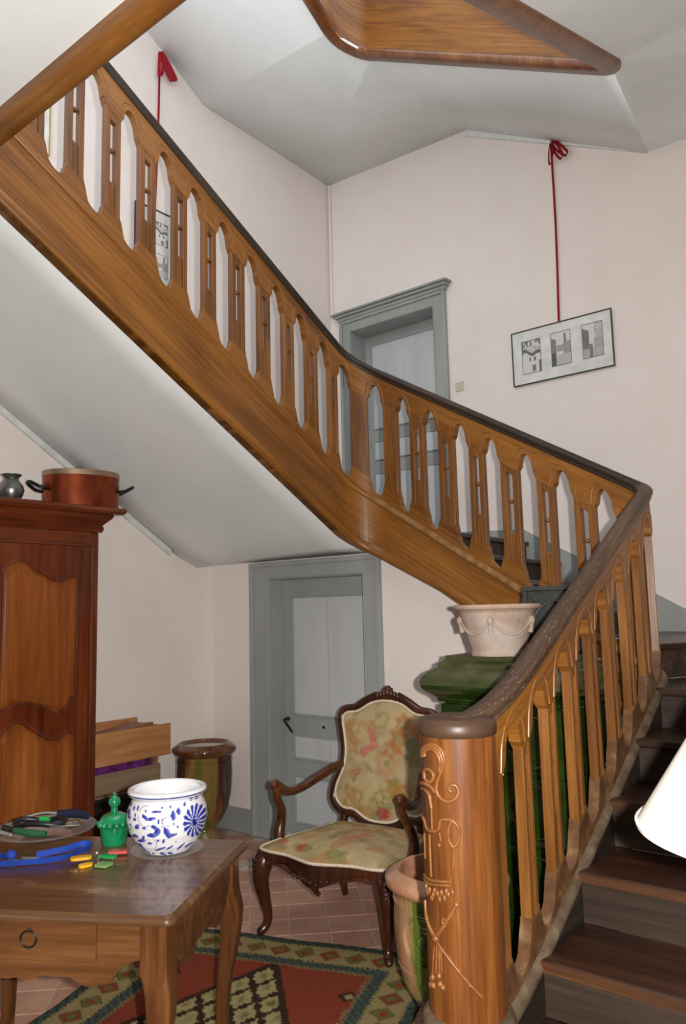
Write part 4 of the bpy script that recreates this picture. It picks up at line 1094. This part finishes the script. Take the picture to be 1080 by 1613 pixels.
# ------------------------------------------------------------------ rug
rug = MB(); nx, ny = 150, 230
for j in range(ny+1):
    for i in range(nx+1):
        a = RW*i/nx; b = RL*j/ny
        wob = .004*math.sin(b*9)+.003*math.sin(b*23)
        p = RUG_C+rex*(a+wob*(1 if i == 0 else .3 if i < nx else 1))+rey*(b+.004*math.sin(a*11))
        rug.v.append(Vector((p.x, p.y, .0085+.0012*noise.noise(Vector((a*6, b*6, 0))))))
for j in range(ny):
    for i in range(nx): k = j*(nx+1)+i; rug.f.append((k, k+nx+1, k+nx+2, k+1))
DKB = (44, 54, 54); BEI = (150, 132, 90); RED_ = (124, 52, 38); BRN = (48, 34, 26); GRN = (92, 92, 48); TEAL = (60, 74, 72); REDS = (120, 54, 40)
def rug_col(p):
    q = p-RUG_C; a = q.dot(rex); b = q.dot(rey)
    e = min(a, RW-a, b, RL-b); along = b if (min(a, RW-a) < min(b, RL-b)) else a
    n1 = noise.noise(Vector((a*60, b*60, 1)))*.5+.5; n2 = noise.noise(Vector((a*14, b*14, 5)))
    st_ = .006*(1 if (int(along/.012) % 2) else -1)
    es = e+st_
    if es < .05:
        c = DKB if (int(along/.03)+int(e/.025)) % 2 else TEAL
        return mixc(c, (96, 96, 70), n1*.35)
    if es < .205:
        # beige band with stepped lozenges
        per = .125; t = (along/per) % 1.0-.5; d = abs(t)*per/.05+abs(e-.128)/.052
        idx = int(along/per)
        c = mixc(BEI, (128, 116, 76), n1)
        if d < 1: c = REDS if (idx % 2) else GRN
        if d < .5: c = GRN if (idx % 2) else REDS
        elif abs(d-1.05) < .08: c = (84, 70, 46)
        return mixc(c, (150, 134, 96), n1*.2)
    if es < .262:
        c = TEAL if (int(along/.022)+int(e/.02)) % 2 else DKB
        return mixc(c, (120, 112, 80), n1*.35)
    if es < .275: return mixc((140, 124, 80), DKB, n1*.4)
    # field: red, with a lattice of beige lozenges outlined in dark brown
    u = (a-RW/2); v = (b-RL/2); sg = .0075*(1 if int((u+9)/.018) % 2 else -1)
    med = abs(u)/(.44)+abs(v)/(.82)
    c = RED_
    lat = .155; p1 = ((u*1.15+(v+sg)*.72)/lat); p2 = ((u*1.15-(v+sg)*.72)/lat)
    if med < 1.12:
        f1 = abs(p1-round(p1)); f2 = abs(p2-round(p2)); m_ = min(f1, f2)
        if m_ < .12 or med > 1.04: c = BRN
        else:
            c = mixc((158, 144, 100), GRN, clamp((min(f1, f2)-.3)*4+n2*.8))
    else:
        g = abs(abs(u)-.42)+abs(abs(v)-.68)
        if g < .05: c = BEI if g < .025 else BRN
    return mixc(c, mixc(c, (120, 110, 84), .5), n1*.4)
ro = rug.build('rug', 'rug'); paint(ro, rug_col)
ro.modifiers.new('solid', 'SOLIDIFY').thickness = .006
tag(ro, 'worn red rug with blue-green borders and lozenge medallion on the tiles', 'rug')

# ------------------------------------------------------------------ side table
TR = R(30); TZ = .72; TW, TD = 1.04, .80
tx = Vector((math.cos(TR), math.sin(TR), 0)); ty = Vector((-math.sin(TR), math.cos(TR), 0))
TO = Vector((-1.93, 1.535, 0)) - tx*(TW/2)          # centre of the front edge
tb = thing('side_table', 'antique walnut table with a drawer, scalloped apron and cabriole legs', 'table', TO, TR)
def rrect(x0, x1, y0, y1, r_, n=6):
    out = []
    for cx, cy, a0 in ((x1-r_, y1-r_, 0), (x0+r_, y1-r_, 90), (x0+r_, y0+r_, 180), (x1-r_, y0+r_, 270)):
        for k in range(n+1): a = R(a0+90*k/n); out.append((cx+r_*math.cos(a), cy+r_*math.sin(a)))
    return out
def loft2(rings):
    mb = MB(); n = len(rings[0])
    for r_ in rings: mb.v += [Vector(p) for p in r_]
    for i in range(len(rings)-1):
        for k in range(n): mb.f.append((i*n+k, i*n+(k+1) % n, (i+1)*n+(k+1) % n, (i+1)*n+k))
    mb.f.append(tuple(range(n))[::-1]); mb.f.append(tuple(range((len(rings)-1)*n, len(rings)*n))); return mb
hw = TW/2
def tring(g, z): return [(x, y, z) for x, y in rrect(-hw+g, hw-g, g, TD-g, .03)]
loft2([tring(.012, TZ-.03), tring(.002, TZ-.026), tring(0, TZ-.018), tring(.003, TZ-.010), tring(.012, TZ-.006), tring(.016, TZ)]).build('table_top', 'tabletop', tb, smooth=True, angle=30)
ins = .055
lp = [(hw-ins-.02, ins+.02, 1, -1), (-hw+ins+.02, ins+.02, -1, -1), (hw-ins-.02, TD-ins-.02, 1, 1), (-hw+ins+.02, TD-ins-.02, -1, 1)]
for (x, y, dx, dy) in lp:
    # square upper block flowing into a cabriole leg
    rings = []
    for z, off, w_ in ((.69, 0, .042), (.58, 0, .042), (.545, 0.002, .043), (.52, .012, .042), (.48, .022, .040), (.42, .022, .036), (.34, .012, .031), (.24, -.004, .026), (.14, -.014, .022), (.07, -.012, .020), (.035, .0, .022), (.015, .014, .024), (.003, .016, .02)):
        cx, cy = x+dx*off*.8, y+dy*off*.8
        rc = w_*.35 if z < .53 else .004
        rings.append([(px, py, z) for px, py in rrect(cx-w_, cx+w_, cy-w_, cy+w_, rc, 3)])
    loft2(rings[::-1]).build('leg', 'tableleg', tb, smooth=True, angle=50)
def apron(pts_fn, a, b, place):
    d = MB(); S = frange(a, b, .012)
    for p, q in zip(S, S[1:]):
        d.prism([place(p, .69), place(q, .69), place(q, pts_fn(q)), place(p, pts_fn(p))], place(0, 0, True))
    return d
def low_f(x):
    t = abs(x)/(hw-.12)
    base = .535-.03*math.exp(-((t-.62)/.16)**2)-.02*math.exp(-(t/.25)**2)-.008*abs(math.sin(t*14))
    if t > .78: base += .055*((t-.78)/.22)**.6
    return base
apron(low_f, -hw+.115, hw-.115, lambda p, z, d=False: Vector((0, .02, 0)) if d else Vector((p, ins-.012, z))).build('apron', 'table', tb)
apron(low_f, -hw+.115, hw-.115, lambda p, z, d=False: Vector((0, -.02, 0)) if d else Vector((p, TD-ins+.012, z))).build('apron', 'table', tb)
def low_s(y):
    t = abs(y-TD/2)/(TD/2-.12)
    return .54-.04*math.exp(-((t-.5)/.2)**2)-.012*abs(math.sin(t*13))+(.06*((t-.78)/.22) if t > .78 else 0)
apron(low_s, .115, TD-.115, lambda p, z, d=False: Vector((-.02, 0, 0)) if d else Vector((hw-ins+.012, p, z))).build('apron', 'table', tb)
apron(low_s, .115, TD-.115, lambda p, z, d=False: Vector((.02, 0, 0)) if d else Vector((-hw+ins-.012, p, z))).build('apron', 'table', tb)
dw = MB().box(-.235, hw-.255, ins-.026, ins, .572, .686).build('drawer', 'table', tb, bevel=.003)
rg = MB(); c_ = (-.0, ins-.032, .632)
c_ = (hw-.47, ins-.03, .634)
rg.tube([(c_[0]+.026*math.cos(a), c_[1], c_[2]+.024*math.sin(a)) for a in [2*PI*k/20 for k in range(20)]], .0028, 6, 1, closed=True)
rg.ball((c_[0], c_[1]+.004, c_[2]+.026), .006, 8); rg.ball((c_[0], c_[1]+.0, c_[2]-.024), .0045, 8)
rg.build('ring_pull', 'blackmetal', dw, smooth=True)

def on_table(u, v, z=0): return TO+tx*u+ty*v+Vector((0, 0, TZ+z))
def tw(x, y, z=0): return Vector((x, y, TZ+z))

# blue and white pot
pot = thing('faience_pot', 'blue and white painted faience pot on the table', 'pot', (-2.48, 1.945, TZ+.006), R(39.2))
pprof = [(.001, 0), (.085, 0), (.092, .006), (.118, .035), (.140, .075), (.150, .115), (.147, .150), (.136, .178), (.128, .192), (.131, .200), (.143, .206), (.148, .215), (.145, .225), (.134, .229), (.124, .224), (.120, .205), (.132, .16), (.135, .11), (.11, .04), (.001, .02)]
fine = []
for (r1, z1), (r2, z2) in zip(pprof, pprof[1:]):
    k = max(1, int(math.hypot(r2-r1, z2-z1)/.0026)) if (r1 > .08 and z1 < .23 and pprof.index((r1, z1)) < 14) else 3
    for t in range(k): fine.append((r1+(r2-r1)*t/k, z1+(z2-z1)*t/k))
fine.append(pprof[-1])
po_ = MB().lathe(fine, 260).build('pot_body', 'pottery', pot, smooth=True, angle=80)
STROKES = [(180, 388, 24, 14, 10), (250, 412, 13, 18, 20), (300, 408, 12, 18, 10), (178, 455, 26, 22, 30), (190, 492, 22, 12, 10), (276, 465, 10, 14, 0), (272, 502, 18, 12, 0), (305, 562, 28, 18, -25), (388, 570, 18, 11, 10), (520, 432, 48, 9, 0), (572, 399, 11, 8, 0), (398, 425, 9, 10, 0),
    (400, 480, 42, 14, 28), (460, 490, 50, 13, -10), (545, 513, 13, 17, 0), (505, 562, 34, 15, 15), (475, 635, 50, 18, 0), (530, 605, 26, 34, 30), (690, 470, 18, 38, -10), (738, 438, 16, 26, -20), (700, 540, 9, 10, 0), (735, 570, 11, 9, 0), (630, 615, 24, 52, -28), (680, 642, 42, 13, -12), (655, 397, 9, 11, 0), (787, 385, 10, 14, 0), (845, 345, 13, 20, 10), (885, 350, 13, 16, 30),
    (270, 655, 38, 15, 0), (345, 695, 44, 14, -8), (372, 665, 14, 24, 25), (190, 602, 10, 8, 0), (218, 552, 8, 12, 0), (165, 640, 14, 50, -25), (205, 700, 16, 50, -30), (285, 745, 12, 30, -35), (340, 770, 16, 50, -35), (395, 825, 12, 24, -40), (240, 737, 8, 8, 0), (437, 717, 21, 11, 0), (532, 687, 11, 11, 0), (588, 695, 12, 20, 25), (540, 775, 55, 10, -18), (640, 765, 40, 8, -30), (740, 770, 48, 8, -38), (455, 828, 14, 9, 0), (555, 833, 30, 12, 20), (632, 832, 25, 11, 15), (705, 710, 6, 7, 0), (810, 770, 40, 9, -30)]
PET = [(a, 60 if i % 2 else 66) for i, a in enumerate(range(100, 460, 24))]
BLUE = (52, 62, 164); BLUE2 = (96, 108, 186); WHT = (238, 239, 243)
def pot_outer(z):
    for (r1, z1), (r2, z2) in zip(pprof[1:9], pprof[2:10]):
        if z1 <= z <= z2: return r1+(r2-r1)*(z-z1)/max(1e-6, z2-z1)
    return 0
def pot_col(p):
    rr = math.hypot(p.x, p.y)
    if p.z < .2 and rr < pot_outer(p.z)-.004: return WHT
    if p.z > .203 or rr < .07:
        if .2095 < p.z < .2165 and rr > .14: return (74, 82, 158)
        return WHT
    if abs(p.z-.195) < .0013 and rr > .12: return WHT
    # front faces local -y ; crop-like coordinates of the decoration
    sx_ = p.x/.150; X = 540+432*sx_
    Y = 350+(0.2-p.z)/.2*505 - 34*(1-math.sqrt(max(0, 1-min(1, sx_*sx_))))*(1)
    back = p.y > 0
    if back: X = 1080-X
    for (x, y, rx, ry, an) in STROKES:
        dx, dy = X-x, Y-y
        if abs(dx) > 60 or abs(dy) > 60: continue
        c, s_ = math.cos(R(an)), math.sin(R(an)); a = (dx*c+dy*s_)/rx; b = (-dx*s_+dy*c)/ry
        if a*a+b*b < 1.4: return BLUE if (a < .2) else BLUE2
    dx, dy = (X-885)*1.5, Y-548; d = math.hypot(dx, dy)
    if d < 158:
        if d < 32: return (34, 40, 130)
        an = math.degrees(math.atan2(dy, dx)) % 360
        ph = ((an/24.0) % 1.0)-.5; lim = .36 if d < 140 else .36*(158-d)/18
        if abs(ph) < lim: return BLUE
    # thin tendrils
    for (cx, cy, cr, a0, a1) in ((400, 470, 85, 60, 280), (650, 540, 72, 150, 300), (640, 500, 60, 70, 200), (440, 715, 72, -90, 60), (600, 700, 120, 60, 120), (190, 560, 40, 20, 160), (380, 640, 180, 80, 140)):
        d = math.hypot(X-cx, Y-cy)
        if abs(d-cr) < 3.2:
            an = math.degrees(math.atan2(Y-cy, X-cx))
            if a0 <= an <= a1 or a0 <= an+360 <= a1: return (120, 124, 160)
    return WHT
paint(po_, pot_col)
ds = MB().lathe([(.001, .0), (.10, .0), (.13, .004), (.136, .009), (.133, .010), (.10, .0045), (.001, .0045)], 40).build('glass_saucer', 'glass', smooth=True)
ds.location = (-2.48, 1.945, TZ+.0005); tag(ds, 'clear glass saucer under the blue and white pot', 'saucer')

# emerald lidded jar
ej = thing('lidded_jar', 'small emerald green lidded jar beside the painted pot', 'jar', (-2.725, 1.88, TZ), 0)
ep = []
for (r_, z) in [(.001, 0), (.045, 0), (.048, .006), (.052, .05), (.055, .075), (.05, .078), (.001, .078)]: ep.append((r_, z))
eb = MB().lathe(ep, 48); 
for v in eb.v:
    rr = math.hypot(v.x, v.y)
    if .008 < v.z < .074 and rr > .02:
        f = 1+.03*math.cos(12*math.atan2(v.y, v.x)); v.x *= f; v.y *= f
eb.build('jar_body', 'emerald', ej, smooth=True)
MB().lathe([(.056, .082), (.058, .088), (.054, .096), (.045, .108), (.028, .116), (.015, .119), (.012, .135), (.014, .14)], 40).build('jar_lid', 'emerald', ej, smooth=True)
bd = MB()
for k in range(14): bd.ball((.055*math.cos(2*PI*k/14), .055*math.sin(2*PI*k/14), .078), .0125, 10)
bd.build('bead_rim', 'emerald', ej, smooth=True)
MB().lathe([(.012, .138), (.02, .146), (.024, .158), (.02, .170), (.010, .177), (.006, .183), (.008, .188), (.001, .194)], 24).build('finial', 'emerald', ej, smooth=True)

# glass dish of odds and ends
DC = Vector((-3.03, 1.765, TZ))
dish = MB().lathe([(.001, 0), (.09, 0), (.11, .006), (.15, .028), (.195, .036), (.2, .042), (.195, .0435), (.148, .034), (.105, .013), (.001, .011)], 56).build('glass_dish', 'glass', smooth=True)
dish.location = DC; tag(dish, 'round clear glass dish holding odds and ends on the table', 'dish')
def at_dish(px, py, pz): # px to image right, py away from the camera
    return DC + r0*px + Vector((-math.sin(yaw), math.cos(yaw), 0))*py + Vector((0, 0, pz))
def item(name, pts, rad, mat, label, cat, seg=8, sm=4, flat=None, closed=False):
    o = MB().tube([at_dish(*p) for p in pts], rad, seg, sm, closed, flat).build(name, mat, smooth=True, angle=60); tag(o, label, cat); return o
item('folding_knife', [(-.09, -.08, .052), (-.02, -.10, .046), (.045, -.11, .044)], [.013, .015, .012], 'knifegreen', 'green handled folding knife at the front of the glass dish', 'knife')
item('cable_coil', [(.10*math.cos(a)-.02, .05*math.sin(a)+.0, .062+.006*math.sin(3*a)) for a in [2*PI*k/14 for k in range(14)]], .011, 'blackplastic', 'coiled black cable in the glass dish', 'cable', 8, 3, None, True)
item('spectacle_case', [(.02, .09, .07), (.10, .08, .072), (.155, .05, .068)], [.016, .019, .014], 'navy', 'dark navy spectacle case at the back of the glass dish', 'case')
item('lighter', [(-.01, -.03, .082), (.03, -.035, .08)], .010, 'taggreen', 'bright green lighter on top of the pile in the dish', 'lighter')
item('tube_light', [(-.16, -.02, .05), (-.10, -.07, .05), (-.05, -.095, .048)], .011, 'blackplastic', 'black pen torch lying at the left of the glass dish', 'torch')
item('metal_pen', [(-.17, -.06, .045), (-.09, -.115, .045)], .007, 'silvergrey', 'silver pen at the front left of the glass dish', 'pen')
item('key_ring', [(.12+.03*math.cos(a), -.02+.02*math.sin(a), .058+.012*math.sin(a)) for a in [2*PI*k/14 for k in range(14)]], .003, 'brass', 'brass key ring at the right of the glass dish', 'key ring', 6, 1, None, True)
item('keys', [(.04, -.06, .056), (.10, -.05, .058), (.15, -.03, .055)], [.006, .009, .004], 'steel', 'bunch of steel keys at the right of the glass dish', 'keys', 8, 3, .4)
item('grey_strap', [(-.13, .06, .062), (-.06, .11, .07), (.0, .115, .068), (.03, .13, .06)], .010, 'silvergrey', 'grey strap curled over the pile in the glass dish', 'strap', 8, 4, .45)

# blue lanyard in front of the dish
def ribbon_strip(pts, width, thick, name, mat):
    """flat webbing standing partly on edge: pts are (point, tilt)"""
    mb = MB(); P = [p for p, _ in pts]; n = len(P)
    for i in range(n):
        t = (P[min(n-1, i+1)]-P[max(0, i-1)]).normalized(); side = t.cross(Vector((0, 0, 1))).normalized()
        a = pts[i][1]; wv = side*math.cos(a)+Vector((0, 0, 1))*math.sin(a); nv = t.cross(wv).normalized()
        c = P[i]+Vector((0, 0, 1))*(width/2*abs(math.sin(a))+thick)
        for su, sv in ((-1, -1), (1, -1), (1, 1), (-1, 1)): mb.v.append(c+wv*width/2*su+nv*thick/2*sv)
    for i in range(n-1):
        for k in range(4): mb.f.append((4*i+k, 4*i+4+k, 4*i+4+(k+1) % 4, 4*i+(k+1) % 4))
    mb.f.append((0, 1, 2, 3)); mb.f.append((4*n-1, 4*n-2, 4*n-3, 4*n-4)); return mb
def sm3(P, k=6):
    out = []; n = len(P)
    for i in range(n-1):
        p0 = P[i-1] if i else P[0]*2-P[1]; p1, p2 = P[i], P[i+1]; p3 = P[i+2] if i+2 < n else P[-1]*2-P[-2]
        for j in range(k):
            t = j/k; out.append(.5*((2*p1)+(p2-p0)*t+(2*p0-5*p1+4*p2-p3)*t*t+(3*p1-p0-3*p2+p3)*t**3))
    out.append(P[-1]); return out
lf = thing('blue_lanyard', 'blue webbing lanyard looped on the table in front of the dish', 'lanyard', (-2.74, 1.62, TZ), 0)
def at_lan(px, py): return Vector((-2.74, 1.62, TZ+.002)) + r0*px + Vector((-math.sin(yaw), math.cos(yaw), 0))*py
L1 = sm3([at_lan(-.34, -.05), at_lan(-.20, -.075), at_lan(-.05, -.06), at_lan(.05, -.02), at_lan(.085, .05), at_lan(.11, .12), at_lan(.07, .15), at_lan(.02, .085), at_lan(-.06, .02)])
ribbon_strip([(p, R(68)) for p in L1], .022, .002, 'w', 'blue').build('webbing', 'blue', lf, smooth=True, world=True, angle=50)
L2 = sm3([at_lan(-.36, .04), at_lan(-.27, .03), at_lan(-.19, .02), at_lan(-.155, .005)])
ribbon_strip([(p, R(62)) for p in L2], .024, .002, 'w', 'blue').build('webbing', 'blue', lf, smooth=True, world=True, angle=50)
kn = MB().ball(at_lan(-.15, .01)+Vector((0, 0, .017)), .022, 12, .8, 1.2, .9); kn.build('knot', 'blue', lf, smooth=True, world=True)
mc = MB()
for k in range(6): c = at_lan(-.13+.012*k, -.025-.006*(k % 3))+Vector((0, 0, .008)); mc.tube([c+Vector((.009*math.cos(a), .009*math.sin(a), .004*math.sin(2*a+k))) for a in [2*PI*j/10 for j in range(10)]], .002, 5, 1, closed=True)
mc.tube([at_lan(-.1, -.01)+Vector((0, 0, .01)), at_lan(-.04, -.008)+Vector((0, 0, .008))], [.006, .004], 8, 1)
mc.build('metal_clasp', 'steel', lf, smooth=True, world=True)

# key tags
kt = thing('tagged_keys', 'bunch of keys with yellow, green and red plastic tags on the table', 'keys', (-2.56, 1.72, TZ))
KC = Vector((-2.59, 1.70, TZ))
def keytag(dx, dy, ang, L, W, mat, z=.004):
    mb = MB(); pts = [(x, y, 0) for x, y in rrect(-L/2, L/2, -W/2, W/2, min(W, L)*.45 if mat == 'yellow' else .004, 5)]
    mb.prism(pts, (0, 0, .010)); mb.move(KC+r0*dx+Vector((-math.sin(yaw), math.cos(yaw), 0))*dy+Vector((0, 0, z)), yaw+R(ang))
    return mb.build('key_tag', mat, kt, world=True, bevel=.001)
keytag(-.04, -.012, 18, .075, .036, 'yellow', .014); keytag(-.01, -.055, 40, .05, .028, 'yellow', .001)
keytag(.045, .02, -14, .065, .026, 'taggreen', .008); keytag(.065, .085, 6, .07, .034, 'tagred', .005); keytag(.055, -.055, -20, .05, .045, 'tagclear', .002)
kr = MB()
for cx, cy in ((.0, .05), (.012, .03), (.02, -.005), (.01, -.02)):
    c = KC+r0*cx+Vector((-math.sin(yaw), math.cos(yaw), 0))*cy+Vector((0, 0, .011))
    kr.tube([c+Vector((.013*math.cos(a), .013*math.sin(a), .009*math.sin(a+cx*90))) for a in [2*PI*j/14 for j in range(14)]], .0016, 6, 1, closed=True)
kr.build('key_ring', 'steel', kt, smooth=True, world=True)

# ------------------------------------------------------------------ pictures
def sketch(kind):
    def f(u, v): # u right, v up 0..1
        n = noise.noise(Vector((u*9+kind*7, v*9, kind)))*.5+.5; n2 = noise.noise(Vector((u*30, v*30, kind+4)))*.5+.5
        g = 218
        if kind == 0:
            roof = .62-.12*u+.05*math.sin(u*9)
            if v > roof and v < roof+.1: g = 110
            elif v > .82 and n > .5: g = 130
            elif roof+.1 < v < .8 and n2 > .55: g = 150
            for wx, wy, ww, wh in ((.42, .42, .05, .06), (.68, .41, .05, .06)):
                if abs(u-wx) < ww and abs(v-wy) < wh: g = 120
            if abs(u-.62) < .09 and v < .24 and v > .05: g = 125
            if u > .88 and v < .35: g = 105
            if u < .1 and v > .6: g = 120
        elif kind == 1:
            if u < .28 and v < .85-.3*u: g = 105+60*n2
            if abs(u-.72) < .06 and v < .92 and v > .5: g = 130
            if u > .62 and .32 < v < .68: g = 135+50*n2
            if .3 < u < .62 and .42 < v < .6: g = 140+50*n2
            if v < .32 and u > .25: g = 180+20*n
            if u < .22 and v < .4: g = 95
        else:
            if u < .34 and v < .9-.35*u: g = 100+50*n2
            if .55 < u and v < .55 and v > .25: g = 150+50*n2
            if u > .6 and v > .55 and n2 > .5: g = 150
            if v < .28: g = 165+30*n
            if .34 < u < .5 and v < .4: g = 130
        if n2 > .72: g -= 25
        return (g, g, g-3)
    return f
def print_sheet(name, P0, U, V, kind, parent, nx=46, ny=64):
    mb = MB(); uvs = []
    for j in range(ny+1):
        for i in range(nx+1): mb.v.append(P0+U*(i/nx)+V*(j/ny)); uvs.append((i/nx, j/ny))
    for j in range(ny):
        for i in range(nx): k = j*(nx+1)+i; mb.f.append((k, k+1, k+nx+2, k+nx+1))
    o = mb.build(name, 'print', parent, world=True); fn = sketch(kind)
    a = o.data.color_attributes.new('Col', 'FLOAT_COLOR', 'POINT')
    for i, (u, v) in enumerate(uvs):
        edge = u < .03 or u > .97 or v < .022 or v > .978
        a.data[i].color = lin((120, 120, 118) if edge else fn(u, v))
    return o
def picture(label, O, U, V, N, W, H, cells, framemat='frameblack', rb=None):
    """O lower-left corner on the wall, U/V unit vectors, N into the room"""
    t = thing('framed_picture', label, 'picture', O, 0, 'framed prints hung on red ribbons')
    th = .02; e = .008
    def slab(u0, u1, v0, v1, n0, n1):
        return MB().prism([O+U*u0+V*v0+N*n0, O+U*u1+V*v0+N*n0, O+U*u1+V*v1+N*n0, O+U*u0+V*v1+N*n0], N*(n1-n0))
    slab(e, W-e, e, H-e, .004, .012).build('mount', 'mount', t, world=True)
    f = MB()
    for a in ((0, W, H-e, H), (0, W, 0, e), (0, e, e, H-e), (W-e, W, e, H-e)): s_ = slab(a[0], a[1], a[2], a[3], .003, th); f.add(s_.v, s_.f)
    f.build('frame', framemat, t, world=True)
    for (u0, v0, w_, h_, kind) in cells: print_sheet('print', O+U*u0+V*v0+N*.0128, U*w_, V*h_, kind, t)
    return t
ux = Vector((1, 0, 0)); uz = Vector((0, 0, 1)); uy = Vector((0, 1, 0))
picture('wide black-framed picture of three pencil sketches on the back wall', Vector((-2.81, YB2-.004, 3.365)), ux, uz, -uy, .83, .45, [(.085, .085, .165, .275, 0), (.335, .095, .165, .275, 1), (.59, .1, .165, .275, 2)])
picture('narrow black-framed picture seen low behind the upper balusters', Vector((XL+.004, 3.38, 4.12)), uy, uz, ux, .37, .62, [(.17, .34, .14, .19, 0), (.17, .08, .14, .19, 1)])
picture('picture with a gilt edge seen highest behind the balusters near the beam', Vector((XL+.004, 2.30, 4.77)), uy, uz, ux, .37, .62, [(.17, .34, .14, .19, 2), (.17, .08, .14, .19, 1)], 'gilt')

def red_ribbon(label, base, top, U, N, bow):
    t = thing('red_ribbon', label, 'ribbon', base, 0, 'red hanging ribbons')
    P = [base+N*.012, (base+top)/2+N*.01+U*.008, top+N*.012]
    mb = MB()
    S = sm3(P, 8); wv = U*.009
    for p in S: mb.v += [p-wv, p+wv, p+wv+N*.003, p-wv+N*.003]
    for i in range(len(S)-1):
        for k in range(4): mb.f.append((4*i+k, 4*i+4+k, 4*i+4+(k+1) % 4, 4*i+(k+1) % 4))
    mb.build('ribbon_band', 'ribbon', t, world=True)
    for (du, L, wd) in bow:
        lp_ = [top, top+U*du*.4-uz*L*.5+N*.02, top+U*(du+.02)-uz*L+N*.03, top+U*(du+.045)-uz*L*.9+N*.03, top+U*(du*.4+.04)-uz*L*.4+N*.02, top+U*.01+N*.01]
        S = sm3([p+N*.014 for p in lp_], 6); b = MB()
        wq = (U*.7+N*.6+uz*.35)*wd; tq = N*.7-U*.6
        for p in S: b.v += [p-wq, p+wq, p+wq+tq*.003, p-wq+tq*.003]
        for i in range(len(S)-1):
            for k in range(4): b.f.append((4*i+k, 4*i+4+k, 4*i+4+(k+1) % 4, 4*i+(k+1) % 4))
        b.build('bow_loop', 'ribbon', t, smooth=True, world=True)
    return t
red_ribbon('long red ribbon with bow holding the wide three-sketch picture', Vector((-2.395, YB2-.006, 3.815)), Vector((-2.37, YB2-.006, 5.34)), ux, -uy, [(.10, .20, .012), (-.03, .22, .012), (.06, .21, .012)])
red_ribbon('long red ribbon with bow hanging high on the left wall', Vector((XL+.006, 3.56, 4.74)), Vector((XL+.006, 3.60, 6.10)), uy, ux, [(.09, .20, .014), (-.05, .24, .014), (.06, .22, .012)])

# light switch
sw_ = thing('light_switch', 'square cream light switch beside the upper grey door', 'switch', (-3.32, YB2, 3.48))
MB().box(-3.36, -3.28, YB2-.012, YB2, 3.44, 3.52).build('switch_plate', 'switch', sw_, world=True, bevel=.004)
MB().box(-3.33, -3.31, YB2-.02, YB2-.012, 3.465, 3.495).build('switch_rocker', 'switch', sw_, world=True, bevel=.002)

# ------------------------------------------------------------------ floor lamp at the right edge
LX, LY = -.27, 1.66
lm = thing('floor_lamp', 'floor lamp with a large cream conical shade in the right foreground', 'lamp', (LX, LY, 0))
sh = MB().lathe([(.31, 1.185), (.12, 1.485), (.117, 1.485), (.306, 1.185), (.31, 1.185)], 64); sh.build('lamp_shade', 'shade', lm, smooth=True, angle=50)
MB().lathe([(.312, 1.183), (.3135, 1.191), (.308, 1.195)], 64).build('shade_trim', 'shade', lm, smooth=True)
MB().lathe([(.001, .0), (.14, 0), (.145, .012), (.13, .025), (.03, .04), (.016, .06), (.013, .3), (.016, .32), (.012, .36), (.012, 1.2), (.016, 1.21), (.001, 1.22)], 28).build('lamp_stand', 'brass', lm, smooth=True)
bl = MB()
for k in range(3): a = 2*PI*k/3; bl.tube([(0, 0, 1.45), (.119*math.cos(a), .119*math.sin(a), 1.48)], .002, 6, 1)
bl.tube([(0, 0, 1.2), (0, 0, 1.45)], .004, 6, 1); bl.build('shade_carrier', 'brass', lm, smooth=True)
MB().ball((0, 0, 1.31), .03, 14, 1.2).build('light_bulb', 'shade', lm, smooth=True)
print('tiles', nt_, 'objects', len(bpy.data.objects))
